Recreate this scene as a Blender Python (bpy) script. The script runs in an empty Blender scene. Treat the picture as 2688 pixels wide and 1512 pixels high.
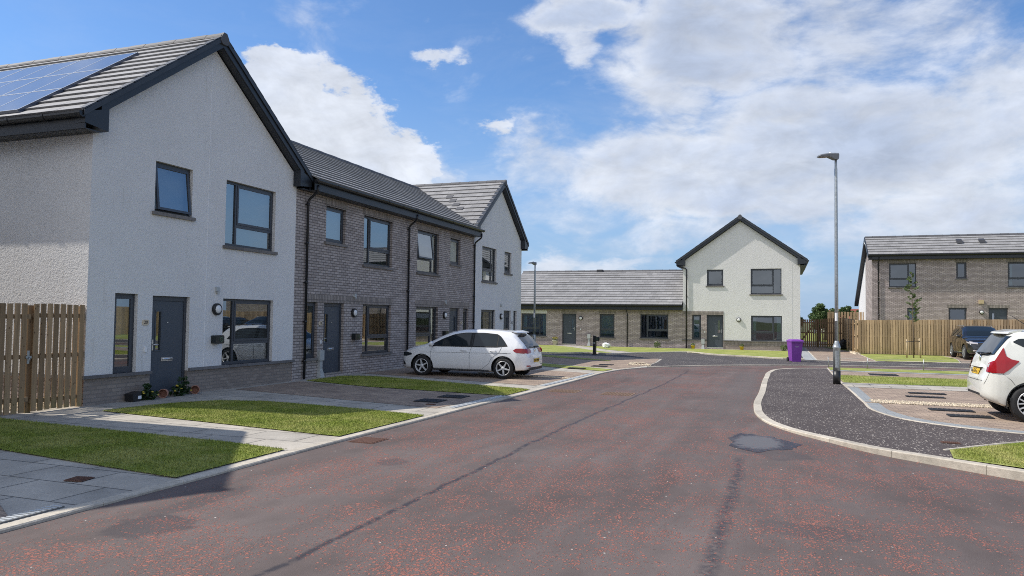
import bpy, bmesh, math, random
from mathutils import Vector, Matrix
from mathutils.geometry import tessellate_polygon
random.seed(7)
S = bpy.context.scene
COL = S.collection
R = math.radians
SUN = Vector((-.815, -.205, 1)).normalized()      # towards the sun

# ------------------------------------------------------------------ materials
def new_mat(name):
    m = bpy.data.materials.new(name); m.use_nodes = True
    nt = m.node_tree; nt.nodes.clear()
    out = nt.nodes.new('ShaderNodeOutputMaterial')
    p = nt.nodes.new('ShaderNodeBsdfPrincipled')
    nt.links.new(p.outputs[0], out.inputs[0])
    return m, nt, p
class NT:
    def __init__(s, nt): s.nt = nt
    def n(s, t, **k):
        x = s.nt.nodes.new('ShaderNode' + t)
        for a, v in k.items(): setattr(x, a, v)
        return x
    def set(s, sock, v):
        if hasattr(v, 'is_output'): s.nt.links.new(v, sock)
        else: sock.default_value = v
    def pos(s):
        return s.n('NewGeometry').outputs['Position']
    def sep(s, v):
        x = s.n('SeparateXYZ'); s.set(x.inputs[0], v); return x.outputs
    def comb(s, a, b, c=0.0):
        x = s.n('CombineXYZ')
        for i, v in enumerate((a, b, c)): s.set(x.inputs[i], v)
        return x.outputs[0]
    def m(s, op, a, b=0.0, c=0.0, clamp=False):
        x = s.n('Math', operation=op, use_clamp=clamp)
        for i, v in enumerate((a, b, c)): s.set(x.inputs[i], v)
        return x.outputs[0]
    def vm(s, op, a, b=(0, 0, 0)):
        x = s.n('VectorMath', operation=op); s.set(x.inputs[0], a)
        if op == 'SCALE': s.set(x.inputs['Scale'], b)
        else: s.set(x.inputs[1], b)
        return x.outputs['Value'] if op in ('LENGTH', 'DOT_PRODUCT', 'DISTANCE') else x.outputs[0]
    def noise(s, v, scale, detail=3, rough=.55, dist=0.0):
        x = s.n('TexNoise'); s.set(x.inputs['Vector'], v); s.set(x.inputs['Scale'], scale)
        x.inputs['Detail'].default_value = detail; x.inputs['Roughness'].default_value = rough
        x.inputs['Distortion'].default_value = dist
        return x.outputs['Fac']
    def voro(s, v, scale, feat='F1', rnd=1.0):
        x = s.n('TexVoronoi', feature=feat); s.set(x.inputs['Vector'], v); s.set(x.inputs['Scale'], scale)
        x.inputs['Randomness'].default_value = rnd
        return x
    def mr(s, v, a, b, c=0.0, d=1.0, smooth=False):
        x = s.n('MapRange', interpolation_type='SMOOTHSTEP' if smooth else 'LINEAR')
        for i, q in enumerate((v, a, b, c, d)): s.set(x.inputs[i], q)
        return x.outputs[0]
    def mix(s, f, a, b, blend='MIX'):
        x = s.n('Mix', data_type='RGBA', blend_type=blend)
        s.set(x.inputs[0], f); s.set(x.inputs[6], rgba(a)); s.set(x.inputs[7], rgba(b))
        return x.outputs[2]
    def bump(s, h, strength=.5, dist=.01):
        x = s.n('Bump'); s.set(x.inputs['Height'], h)
        x.inputs['Strength'].default_value = strength; x.inputs['Distance'].default_value = dist
        return x.outputs[0]
    def hsv(s, c, v):
        x = s.n('HueSaturation'); s.set(x.inputs['Color'], c); s.set(x.inputs['Value'], v); return x.outputs[0]
    def attr(s, name='tone'):
        return s.n('Attribute', attribute_name=name).outputs['Fac']
def rgba(c):
    if hasattr(c, 'is_output'): return c
    return (c[0], c[1], c[2], 1.0)
def simple(name, c, rough=.5, metal=0.0, var=0.0, vscale=20, bump=0.0, bscale=60, spec=.5, tone=0.0, coat=0.0, dirt=0.0):
    m, nt, p = new_mat(name); N = NT(nt)
    base = rgba(c); col = None
    if var:
        f = N.noise(N.pos(), vscale, 4); col = N.hsv(base, N.mr(f, .25, .75, 1 - var, 1 + var))
    if dirt:
        d = N.mr(N.noise(N.pos(), 1.7, 6, .7), .48, .72, 0, dirt)
        col = N.mix(d, col if col is not None else base, (.12, .1, .075))
    if tone:
        col = N.hsv(col if col is not None else base, N.mr(N.attr(), 0, 1, 1 - tone, 1 + tone))
    if col is None: p.inputs['Base Color'].default_value = base
    else: nt.links.new(col, p.inputs['Base Color'])
    p.inputs['Roughness'].default_value = rough; p.inputs['Metallic'].default_value = metal
    p.inputs['Specular IOR Level'].default_value = spec
    p.inputs['Coat Weight'].default_value = coat; p.inputs['Coat Roughness'].default_value = .04
    if bump: nt.links.new(N.bump(N.noise(N.pos(), bscale, 3), bump, .01), p.inputs['Normal'])
    return m

def mat_render():
    m, nt, p = new_mat('white_roughcast'); N = NT(nt); P = N.pos()
    a = N.noise(P, 34, 2, .5, .6); b = N.noise(P, 13, 3, .6, .8)
    big = N.noise(P, .9, 5, .65)
    col = N.mix(N.mr(big, .3, .75), (.755, .74, .72), (.69, .675, .655))
    sp = N.mr(N.noise(P, 48, 1), .67, .73)
    col = N.mix(N.m('MULTIPLY', sp, .5), col, (.25, .2, .16))
    z = N.sep(P)[2]
    st = N.m('MULTIPLY', N.mr(N.noise(N.vm('MULTIPLY', P, (9, 9, .7)), 1, 3), .62, .72), .16)
    col = N.mix(st, col, (.32, .27, .2))
    nt.links.new(col, p.inputs['Base Color'])
    p.inputs['Roughness'].default_value = .95; p.inputs['Specular IOR Level'].default_value = .15
    h = N.m('ADD', N.mr(a, .35, .65), N.mr(b, .35, .65))
    nt.links.new(N.bump(h, .4, .008), p.inputs['Normal'])
    return m
def mat_brick(name, axis, soldier=False, c1=(.47, .42, .38), c2=(.30, .262, .236), mort=(.14, .122, .112)):
    m, nt, p = new_mat(name); N = NT(nt); P = N.pos(); s = N.sep(P)
    a = s[axis]; z = N.m('ADD', s[2], 10.0); a = N.m('ADD', a, 40.0)
    v = N.comb(z, a) if soldier else N.comb(a, z)
    b = N.n('TexBrick', offset=0.0 if soldier else .5); N.set(b.inputs['Vector'], v)
    b.inputs['Scale'].default_value = 1; b.inputs['Mortar Size'].default_value = .011
    b.inputs['Mortar Smooth'].default_value = .25; b.inputs['Bias'].default_value = .05
    b.inputs['Brick Width'].default_value = .225; b.inputs['Row Height'].default_value = .075
    b.inputs['Color1'].default_value = rgba(c1); b.inputs['Color2'].default_value = rgba(c2)
    b.inputs['Mortar'].default_value = rgba(mort)
    big = N.noise(P, 1.1, 5, .65); fine = N.noise(P, 45, 2)
    col = N.hsv(b.outputs['Color'], N.mr(big, .3, .7, .92, 1.08))
    col = N.mix(N.mr(fine, .35, .7, 0, .2), col, (.44, .40, .375))
    if not soldier:
        eff = N.m('MULTIPLY', N.mr(N.noise(P, 3.1, 6, .8), .62, .72), N.m('MULTIPLY', N.mr(N.sep(P)[2], .55, .45), N.mr(N.noise(P, 26, 1), .5, .6)))
        col = N.mix(N.m('MULTIPLY', eff, .6), col, (.5, .48, .46))
    nt.links.new(col, p.inputs['Base Color'])
    p.inputs['Roughness'].default_value = .9; p.inputs['Specular IOR Level'].default_value = .2
    h = N.m('SUBTRACT', N.m('MULTIPLY', fine, .25), b.outputs['Fac'])
    nt.links.new(N.bump(h, .55, .01), p.inputs['Normal'])
    return m
def mat_tile():
    m, nt, p = new_mat('concrete_roof_tile'); N = NT(nt); P = N.pos()
    col = N.mix(N.attr(), (.20, .195, .192), (.325, .318, .312))
    col = N.hsv(col, N.mr(N.noise(P, .5, 5, .7), .3, .7, .86, 1.14))
    col = N.mix(N.mr(N.noise(P, 22, 3), .45, .75, 0, .3), col, (.42, .41, .39))
    nt.links.new(col, p.inputs['Base Color'])
    p.inputs['Roughness'].default_value = .62; p.inputs['Specular IOR Level'].default_value = .45
    nt.links.new(N.bump(N.noise(P, 90, 3), .3, .006), p.inputs['Normal'])
    return m
def mat_glass(name='window_glass', tint=(.38, .45, .47), ior=.27):
    m, nt, p = new_mat(name); N = NT(nt)
    nt.nodes.remove(p); out = [n for n in nt.nodes if n.type == 'OUTPUT_MATERIAL'][0]
    g = N.n('BsdfGlossy'); g.inputs['Roughness'].default_value = .012; g.inputs['Color'].default_value = (.92, .97, 1, 1)
    t = N.n('BsdfTransparent'); t.inputs['Color'].default_value = rgba(tint)
    gm = N.n('NewGeometry'); dt = N.m('ABSOLUTE', N.vm('DOT_PRODUCT', gm.outputs['Normal'], gm.outputs['Incoming']))
    f = N.m('ADD', ior, N.m('MULTIPLY', N.m('POWER', N.m('SUBTRACT', 1.0, dt), 4.0), 1-ior))
    wob = N.bump(N.noise(N.pos(), .9, 1), .035, .05)
    nt.links.new(wob, g.inputs['Normal'])
    mx = N.n('MixShader'); nt.links.new(f, mx.inputs[0])
    nt.links.new(t.outputs[0], mx.inputs[1]); nt.links.new(g.outputs[0], mx.inputs[2])
    nt.links.new(mx.outputs[0], out.inputs[0])
    return m
def mat_wood(name='fence_timber', c=(.49, .355, .22), axis=0):
    m, nt, p = new_mat(name); N = NT(nt); P = N.pos()
    g = N.noise(N.vm('MULTIPLY', P, (26, 26, 1.6)), 1, 4, .6, .4)
    col = N.mix(N.mr(g, .3, .7), (c[0]*1.12, c[1]*1.12, c[2]*1.1), (c[0]*.72, c[1]*.7, c[2]*.66))
    kn = N.voro(N.vm('MULTIPLY', P, (1.2, 1.2, .75)), 7.5).outputs['Distance']
    col = N.mix(N.m('MULTIPLY', N.mr(kn, .13, .06), .8), col, (.07, .035, .018))
    col = N.hsv(col, N.mr(N.attr(), 0, 1, .68, 1.28))
    gr = N.m('MULTIPLY', N.mr(N.sep(P)[2], .55, .05), N.mr(N.noise(P, 5, 4), .35, .65, 0, .35))
    col = N.mix(gr, col, (.2, .19, .06))
    nt.links.new(col, p.inputs['Base Color']); p.inputs['Roughness'].default_value = .8
    p.inputs['Specular IOR Level'].default_value = .25
    nt.links.new(N.bump(g, .4, .006), p.inputs['Normal'])
    return m
def mat_road():
    m, nt, p = new_mat('red_chip_asphalt'); N = NT(nt); P = N.pos(); s = N.sep(P); X, Y = s[0], s[1]
    P2 = N.comb(X, Y)
    big = N.noise(P2, .35, 6, .62); med = N.noise(P2, 1.6, 5, .65, .6)
    col = N.mix(N.mr(big, .3, .7), (.100, .075, .067), (.150, .121, .111))
    col = N.hsv(col, N.mr(med, .3, .7, .88, 1.1))
    # tyre-polished band and fine grit
    grit = N.noise(P2, 160, 2)
    col = N.hsv(col, N.mr(grit, .3, .7, .8, 1.22))
    trk = N.noise(N.comb(N.m('MULTIPLY', N.m('ADD', X, N.m('MULTIPLY', big, 1.2)), 2.6), N.m('MULTIPLY', Y, .16)), 1.0, 5, .6)
    col = N.hsv(col, N.mr(trk, .3, .7, .84, 1.18))
    # seams
    wx = N.m('ADD', X, N.m('MULTIPLY', N.m('SUBTRACT', N.noise(N.comb(0.0, Y), 1.1, 4), .5), .22))
    cx = N.m('ADD', 8.72, N.m('MULTIPLY', N.mr(Y, 0, 12, 0, 1, True), .3))
    sd = N.m('ABSOLUTE', N.m('SUBTRACT', wx, cx))
    seam = N.m('MULTIPLY', N.mr(sd, .05, .015), N.mr(N.noise(P2, 9, 3), .32, .5))
    seam = N.m('MULTIPLY', seam, N.mr(Y, 16.5, 15.5))
    sd2 = N.m('ABSOLUTE', N.m('SUBTRACT', wx, 11.52))
    seam2 = N.m('MULTIPLY', N.m('MULTIPLY', N.mr(sd2, .10, .012), N.mr(Y, .3, -.4)), N.mr(N.noise(P2, 11, 5, .7), .38, .56))
    seam2 = N.m('MULTIPLY', seam2, N.mr(Y, -8.5, -7.5))
    # stains and patches
    def blob(cx, cy, rx, ry, k):
        d = N.vm('LENGTH', N.vm('MULTIPLY', N.vm('SUBTRACT', P2, (cx, cy, 0)), (1/rx, 1/ry, 0)))
        return N.m('MULTIPLY', N.mr(N.m('ADD', d, N.m('MULTIPLY', N.m('SUBTRACT', med, .5), 1.6)), 1.0, .75, 0, 1, True), k)
    st = blob(7.15, -5.35, .42, .36, .6)
    for b in ((12.2, -3.3, .5, .3, .3), (6.9, -4.6, .2, .7, .35), (7.6, -2.2, .2, .25, .4), (11.9, .5, .5, .5, .35), (10.3, 3.5, 1.1, 2.6, -.0)):
        if b[4] > 0: st = N.m('MAXIMUM', st, blob(*b))
    dark = N.m('MAXIMUM', N.m('MAXIMUM', seam, seam2), st)
    col = N.mix(N.m('MULTIPLY', dark, .82), col, (.035, .032, .036))
    # smooth dark band of fines beside the island kerb
    kb = N.m('MULTIPLY', N.mr(N.m('ABSOLUTE', N.m('SUBTRACT', X, 11.0)), .55, .2), N.m('MULTIPLY', N.mr(Y, 2, 4), N.mr(Y, 18, 15)))
    col = N.mix(N.m('MULTIPLY', kb, .45), col, (.11, .096, .09))
    # red chips
    dens = N.m('ADD', N.mr(N.noise(P2, .55, 5, .6), .36, .66, .06, .62), N.mr(med, .38, .68, -.28, .5))
    dens = N.m('MULTIPLY', dens, N.m('SUBTRACT', 1.0, N.m('MULTIPLY', kb, .8)))
    dens = N.m('MULTIPLY', dens, N.mr(X, 6.4, 7.0, .1, 1))
    tr = N.mr(N.m('ABSOLUTE', N.m('SUBTRACT', N.m('ABSOLUTE', N.m('SUBTRACT', wx, 9.6)), .8)), .55, .1)
    dens = N.m('MULTIPLY', dens, N.m('SUBTRACT', 1.0, N.m('MULTIPLY', tr, .38)))
    chip = None; halo = None
    warp = N.vm('ADD', P2, N.vm('SCALE', N.n('TexNoise').outputs['Color'], .0))
    for sc, off in ((34, 0.0), (47, 7.3), (64, 3.1)):
        v = N.voro(N.vm('ADD', N.vm('MULTIPLY', P2, (1.0, .8, 1)), (off, off, 0)), sc)
        c3 = N.sep(v.outputs['Color'])
        on = N.m('LESS_THAN', c3[0], N.m('MULTIPLY', dens, 1.05))
        rad = N.mr(c3[1], 0, 1, .14, .46)
        q = N.m('ADD', v.outputs['Distance'], N.m('MULTIPLY', N.m('SUBTRACT', grit, .5), .3))
        k = N.m('MULTIPLY', on, N.m('LESS_THAN', q, rad))
        h = N.m('MULTIPLY', on, N.mr(q, N.m('ADD', rad, .22), rad))
        chip = k if chip is None else N.m('MAXIMUM', chip, k)
        halo = h if halo is None else N.m('MAXIMUM', halo, h)
    col = N.mix(N.m('MULTIPLY', halo, .7), col, (.040, .030, .029))
    red = N.mix(N.noise(P2, 23, 2), (.235, .078, .055), (.40, .17, .125))
    red = N.mix(N.m('MULTIPLY', dark, .45), red, (.1, .03, .03))
    col = N.mix(chip, col, red)
    wh = N.voro(P2, 12); wc = N.sep(wh.outputs['Color'])
    w = N.m('MULTIPLY', N.m('LESS_THAN', wc[0], .06), N.m('LESS_THAN', wh.outputs['Distance'], .1))
    col = N.mix(w, col, (.6, .55, .48))
    nt.links.new(col, p.inputs['Base Color'])
    rg = N.mr(dark, 0, 1, .82, .55); nt.links.new(rg, p.inputs['Roughness'])
    p.inputs['Specular IOR Level'].default_value = .35
    h = N.m('ADD', N.m('MULTIPLY', chip, .7), N.m('MULTIPLY', grit, .6))
    nt.links.new(N.bump(h, .6, .01), p.inputs['Normal'])
    return m
def mat_chips(name='dark_chip_tarmac', base=((.066, .053, .05), (.088, .073, .068)), dmul=1.0):
    m, nt, p = new_mat(name); N = NT(nt); P = N.pos(); s = N.sep(P); P2 = N.comb(s[0], s[1])
    big = N.noise(P2, .6, 5, .6); grit = N.noise(P2, 150, 2)
    col = N.mix(N.mr(big, .3, .7), base[0], base[1]); col = N.hsv(col, N.mr(grit, .3, .7, .75, 1.3))
    # chips thin out on the strip by the kerb
    dens = N.m('ADD', N.mr(N.noise(P2, 1.1, 5, .65), .3, .7, .06, .68 * dmul), N.mr(big, .35, .7, -.05, .25))
    chip = None; tint = None
    for sc, off in ((22, 0.0), (36, 4.7)):
        v = N.voro(N.vm('ADD', P2, (off, off, 0)), sc); c3 = N.sep(v.outputs['Color'])
        k = N.m('MULTIPLY', N.m('LESS_THAN', c3[0], dens), N.m('LESS_THAN', N.m('ADD', v.outputs['Distance'], N.m('MULTIPLY', N.m('SUBTRACT', grit, .5), .25)), N.mr(c3[1], 0, 1, .1, .36)))
        chip = k if chip is None else N.m('MAXIMUM', chip, k); tint = c3[2]
    cc = N.mix(tint, (.30, .24, .20), (.70, .64, .56))
    col = N.mix(chip, col, cc)
    nt.links.new(col, p.inputs['Base Color']); p.inputs['Roughness'].default_value = .85
    p.inputs['Specular IOR Level'].default_value = .3
    nt.links.new(N.bump(N.m('ADD', chip, grit), .6, .009), p.inputs['Normal'])
    return m
def mat_paving(name, w, h, c1, c2, mort, msize=.005, rot=False, offset=.5, dirt=.25):
    m, nt, p = new_mat(name); N = NT(nt); P = N.pos(); s = N.sep(P)
    v = N.comb(N.m('ADD', s[1 if rot else 0], 100.0), N.m('ADD', s[0 if rot else 1], 100.0))
    b = N.n('TexBrick', offset=offset); N.set(b.inputs['Vector'], v)
    b.inputs['Scale'].default_value = 1; b.inputs['Mortar Size'].default_value = msize
    b.inputs['Mortar Smooth'].default_value = .2; b.inputs['Bias'].default_value = 0
    b.inputs['Brick Width'].default_value = w; b.inputs['Row Height'].default_value = h
    b.inputs['Color1'].default_value = rgba(c1); b.inputs['Color2'].default_value = rgba(c2); b.inputs['Mortar'].default_value = rgba(mort)
    n1 = N.noise(P, 1.3, 6, .7); n2 = N.noise(P, 40, 3)
    col = N.hsv(b.outputs['Color'], N.mr(n1, .3, .7, 1 - dirt, 1 + dirt * .6))
    col = N.hsv(col, N.mr(n2, .3, .7, .88, 1.12))
    nt.links.new(col, p.inputs['Base Color']); p.inputs['Roughness'].default_value = .85
    p.inputs['Specular IOR Level'].default_value = .3
    nt.links.new(N.bump(N.m('SUBTRACT', N.m('MULTIPLY', n2, .3), b.outputs['Fac']), .5, .006), p.inputs['Normal'])
    return m
def mat_grass(name='lawn_turf', c1=(.10, .14, .018), c2=(.33, .38, .07), dry=(.42, .40, .14), dryk=.6):
    m, nt, p = new_mat(name); N = NT(nt); P = N.pos()
    n1 = N.noise(P, 1.2, 5, .65); n2 = N.noise(P, 34, 4, .7)
    col = N.mix(N.mr(n2, .3, .7), c1, c2)
    col = N.mix(N.m('MULTIPLY', N.mr(n1, .42, .62), dryk), col, dry)
    col = N.mix(N.m('MULTIPLY', N.mr(N.noise(P, 5.5, 4, .7), .5, .7), .4), col, (c1[0]*.7, c1[1]*.85, c1[2]))
    col = N.hsv(col, N.mr(N.attr(), 0, 1, .7, 1.3))
    nt.links.new(col, p.inputs['Base Color']); p.inputs['Roughness'].default_value = .8
    p.inputs['Specular IOR Level'].default_value = .2
    nt.links.new(N.bump(n2, .8, .02), p.inputs['Normal'])
    return m
def mat_leaf(name, c1, c2):
    m, nt, p = new_mat(name); N = NT(nt)
    col = N.mix(N.attr(), c1, c2); nt.links.new(col, p.inputs['Base Color'])
    p.inputs['Roughness'].default_value = .55
    out = [n for n in nt.nodes if n.type == 'OUTPUT_MATERIAL'][0]
    tr = N.n('BsdfTranslucent'); nt.links.new(col, tr.inputs[0])
    mx = N.n('MixShader'); mx.inputs[0].default_value = .3
    nt.links.new(p.outputs[0], mx.inputs[1]); nt.links.new(tr.outputs[0], mx.inputs[2]); nt.links.new(mx.outputs[0], out.inputs[0])
    return m
def mat_slats(name, c, axis=2, pitch=.05, dark=(.12, .12, .12)):
    return simple(name, c, .6)
def mat_pv():
    m, nt, p = new_mat('solar_cell'); N = NT(nt); P = N.pos(); s = N.sep(P)
    gx = N.m('ABSOLUTE', N.m('SUBTRACT', N.m('FRACT', N.m('MULTIPLY', s[0], 6.1)), .5))
    gy = N.m('ABSOLUTE', N.m('SUBTRACT', N.m('FRACT', N.m('MULTIPLY', s[1], 7.7)), .5))
    ln = N.m('MAXIMUM', N.mr(gx, .485, .5), N.mr(gy, .475, .5))
    col = N.mix(N.m('MULTIPLY', ln, .35), (.06, .08, .125), (.3, .34, .40))
    nt.links.new(col, p.inputs['Base Color']); p.inputs['Roughness'].default_value = .22
    p.inputs['Specular IOR Level'].default_value = .9; p.inputs['Coat Weight'].default_value = .6
    return m

M = dict(
 render=mat_render(),
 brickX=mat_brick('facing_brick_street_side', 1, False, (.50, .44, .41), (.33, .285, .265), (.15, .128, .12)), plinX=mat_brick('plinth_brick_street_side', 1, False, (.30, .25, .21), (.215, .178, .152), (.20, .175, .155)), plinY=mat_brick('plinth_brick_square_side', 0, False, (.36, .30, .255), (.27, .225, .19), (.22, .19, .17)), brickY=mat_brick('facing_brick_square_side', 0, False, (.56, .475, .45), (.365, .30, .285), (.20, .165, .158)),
 soldX=mat_brick('soldier_brick_street_side', 1, True, (.38, .33, .295), (.25, .215, .19)),
 soldY=mat_brick('soldier_brick_square_side', 0, True, (.38, .33, .295), (.25, .215, .19)),
 tile=mat_tile(), glass=mat_glass(), glassd=mat_glass('dim_window_glass', (.34, .46, .50), .15), cglass=simple('car_glass', (.014, .02, .025), .03, spec=.45), alloyd=simple('dark_alloy_wheel', (.3, .31, .32), .35, metal=.4),
 anth=simple('anthracite_frame', (.05, .056, .068), .38, var=.1),
 door=simple('anthracite_door', (.058, .07, .088), .42, var=.06),
 fascia=simple('black_fascia', (.022, .026, .033), .42, var=.15, vscale=5),
 verge=simple('dry_verge', (.034, .04, .05), .5, tone=.15),
 ridge=simple('ridge_tile', (.085, .085, .09), .65, tone=.15, var=.15, bump=.2),
 pipe=simple('black_downpipe', (.012, .013, .016), .35),
 sill=simple('concrete_sill', (.17, .155, .145), .8, var=.2, bump=.3, tone=.2),
 coping=simple('plinth_coping', (.15, .142, .14), .8, var=.25, bump=.3, tone=.25),
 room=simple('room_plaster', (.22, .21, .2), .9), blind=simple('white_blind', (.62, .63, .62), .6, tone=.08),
 curtain=simple('pale_curtain', (.45, .46, .45), .9, tone=.2),
 steel=simple('satin_steel', (.62, .62, .62), .28, metal=.85), chrome=simple('chrome', (.8, .8, .8), .12, metal=1),
 lampw=simple('opal_diffuser', (.75, .75, .74), .35), black=simple('black_plastic', (.014, .014, .015), .4),
 wbox=simple('grey_meter_plastic', (.42, .44, .44), .5, dirt=.2), plaque=simple('pale_plaque', (.62, .52, .38), .6),
 ink=simple('dark_lettering', (.03, .02, .02), .6), wire=simple('galvanised_wire', (.35, .36, .36), .45, metal=.7),
 galv=simple('galvanised_steel', (.36, .385, .39), .42, metal=.55, var=.28, vscale=16), galvd=simple('lamp_head_grey', (.16, .17, .185), .45, var=.1),
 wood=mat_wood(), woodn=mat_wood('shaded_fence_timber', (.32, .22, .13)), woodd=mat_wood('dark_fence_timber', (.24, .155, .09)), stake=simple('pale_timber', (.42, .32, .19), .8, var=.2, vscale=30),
 road=mat_road(), chips=mat_chips(), tarmac=mat_chips('grey_tarmac', ((.062, .055, .054), (.08, .072, .07)), .75),
 slab=mat_paving('concrete_slabs', .9, .6, (.47, .43, .365), (.405, .375, .325), (.15, .14, .125), .012, dirt=.28),
 slabgrey=mat_paving('grey_path_slabs', .9, .45, (.36, .375, .37), (.33, .345, .345), (.2, .2, .19), .005, rot=True),
 block=mat_paving('block_paving', .2, .1, (.41, .315, .235), (.28, .21, .165), (.13, .11, .09), .005, dirt=.25),
 blockg=mat_paving('grey_channel_blocks', .2, .1, (.31, .325, .325), (.27, .285, .29), (.17, .17, .16), .004, dirt=.12),
 kerb=simple('concrete_kerb', (.49, .44, .36), .85, var=.2, vscale=14, bump=.35, tone=.14, dirt=.35),
 grass=mat_grass(), grassd=mat_grass('dry_turf', dryk=.95), grassf=mat_grass('far_turf', (.18, .22, .04), (.30, .34, .09), dryk=.7),
 earth=simple('rough_meadow', (.11, .13, .05), .95, var=.3, vscale=.6),
 gravel=simple('pale_gravel_stone', (.62, .53, .40), .85, tone=.35), mesh=simple('dark_drain_mat', (.022, .024, .028), .7, tone=.4),
 rust=simple('rusty_iron', (.13, .065, .045), .8, var=.35, vscale=40, bump=.6, bscale=90), iron=simple('worn_road_iron', (.21, .135, .09), .75, var=.4, vscale=60, bump=.7, bscale=80),
 drain=simple('pale_drain_grate', (.5, .52, .52), .5), dgap=simple('drain_dark', (.14, .14, .135), .9),
 purple=simple('purple_plastic', (.20, .045, .32), .45, var=.08, vscale=8), purpled=simple('purple_lid', (.22, .055, .35), .4),
 terra=simple('terracotta', (.36, .19, .14), .8, var=.15), soil=simple('soil', (.03, .02, .013), .95, bump=.6),
 yellow=simple('yellow_petal', (.5, .38, .04), .6, tone=.2), ypot=simple('yellow_pot', (.7, .48, .03), .5), cream=simple('cream_pot', (.55, .55, .42), .5),
 leafd=mat_leaf('dark_glossy_leaf', (.012, .035, .01), (.035, .08, .02)), leaf=mat_leaf('tree_leaf', (.04, .085, .025), (.14, .20, .06)),
 leafy=mat_leaf('rowan_leaf', (.07, .12, .035), (.19, .24, .09)), bark=simple('bark', (.14, .1, .07), .9, var=.3, vscale=40),
 white=simple('white_paper', (.8, .8, .8), .7), bag=simple('black_bin_bag', (.012, .012, .014), .3), redroof=simple('red_roof_tile', (.25, .075, .05), .8, var=.25, vscale=6),
 carwhite=simple('white_car_paint', (.78, .79, .80), .22, coat=.8), carcream=simple('warm_white_car_paint', (.72, .72, .66), .22, coat=.8),
 cargrey=simple('dark_grey_car_paint', (.018, .0175, .019), .2, metal=.35, coat=1.0), trim=simple('matt_car_trim', (.018, .018, .02), .6),
 rubber=simple('tyre_rubber', (.014, .014, .015), .75, bump=.3), alloy=simple('alloy_wheel', (.62, .63, .64), .35, metal=.3),
 well=simple('wheel_well', (.006, .006, .007), .9), redlens=simple('red_lens', (.30, .004, .008), .15, coat=.25), clearlens=simple('clear_lens', (.45, .42, .42), .1, coat=1.0),
 plate=simple('yellow_number_plate', (.72, .45, .02), .45), seamc=simple('panel_gap', (.09, .095, .1), .7), seamd=simple('dark_panel_gap', (.01, .01, .01), .7),
 pv=mat_pv(), pvline=simple('solar_busbar', (.55, .6, .66), .4), vent=simple('vent_plastic', (.05, .05, .055), .5), creamvent=simple('cream_vent', (.55, .43, .25), .6),
 greenbox=simple('dark_green_charger', (.012, .016, .016), .3), ring=simple('charger_ring', (.08, .16, .09), .4),
)
def mat_puddle():
    m, nt, p = new_mat('damp_puddle'); N = NT(nt); P = N.pos(); s = N.sep(P)
    d = N.vm('LENGTH', N.vm('MULTIPLY', N.vm('SUBTRACT', N.comb(s[0], s[1]), (11.68, 1.28, 0)), (2.0, 1.15, 0)))
    d = N.m('ADD', d, N.m('MULTIPLY', N.m('SUBTRACT', N.noise(P, 9, 6, .7), .5), 1.0))
    col = N.mix(N.mr(d, .5, .85, 0, 1, True), (.115, .112, .118), (.026, .021, .026))
    ch = N.voro(P, 30); ck = N.m('MULTIPLY', N.m('LESS_THAN', N.sep(ch.outputs['Color'])[0], N.mr(d, .45, 1.0, .05, .4)), N.m('LESS_THAN', ch.outputs['Distance'], .3))
    col = N.mix(ck, col, (.2, .07, .055))
    nt.links.new(col, p.inputs['Base Color'])
    nt.links.new(N.mr(d, .4, .9, .8, .45), p.inputs['Roughness'])
    nt.links.new(N.bump(N.noise(P, 120, 2), .3, .004), p.inputs['Normal'])
    return m
M['puddle'] = mat_puddle()

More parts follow.
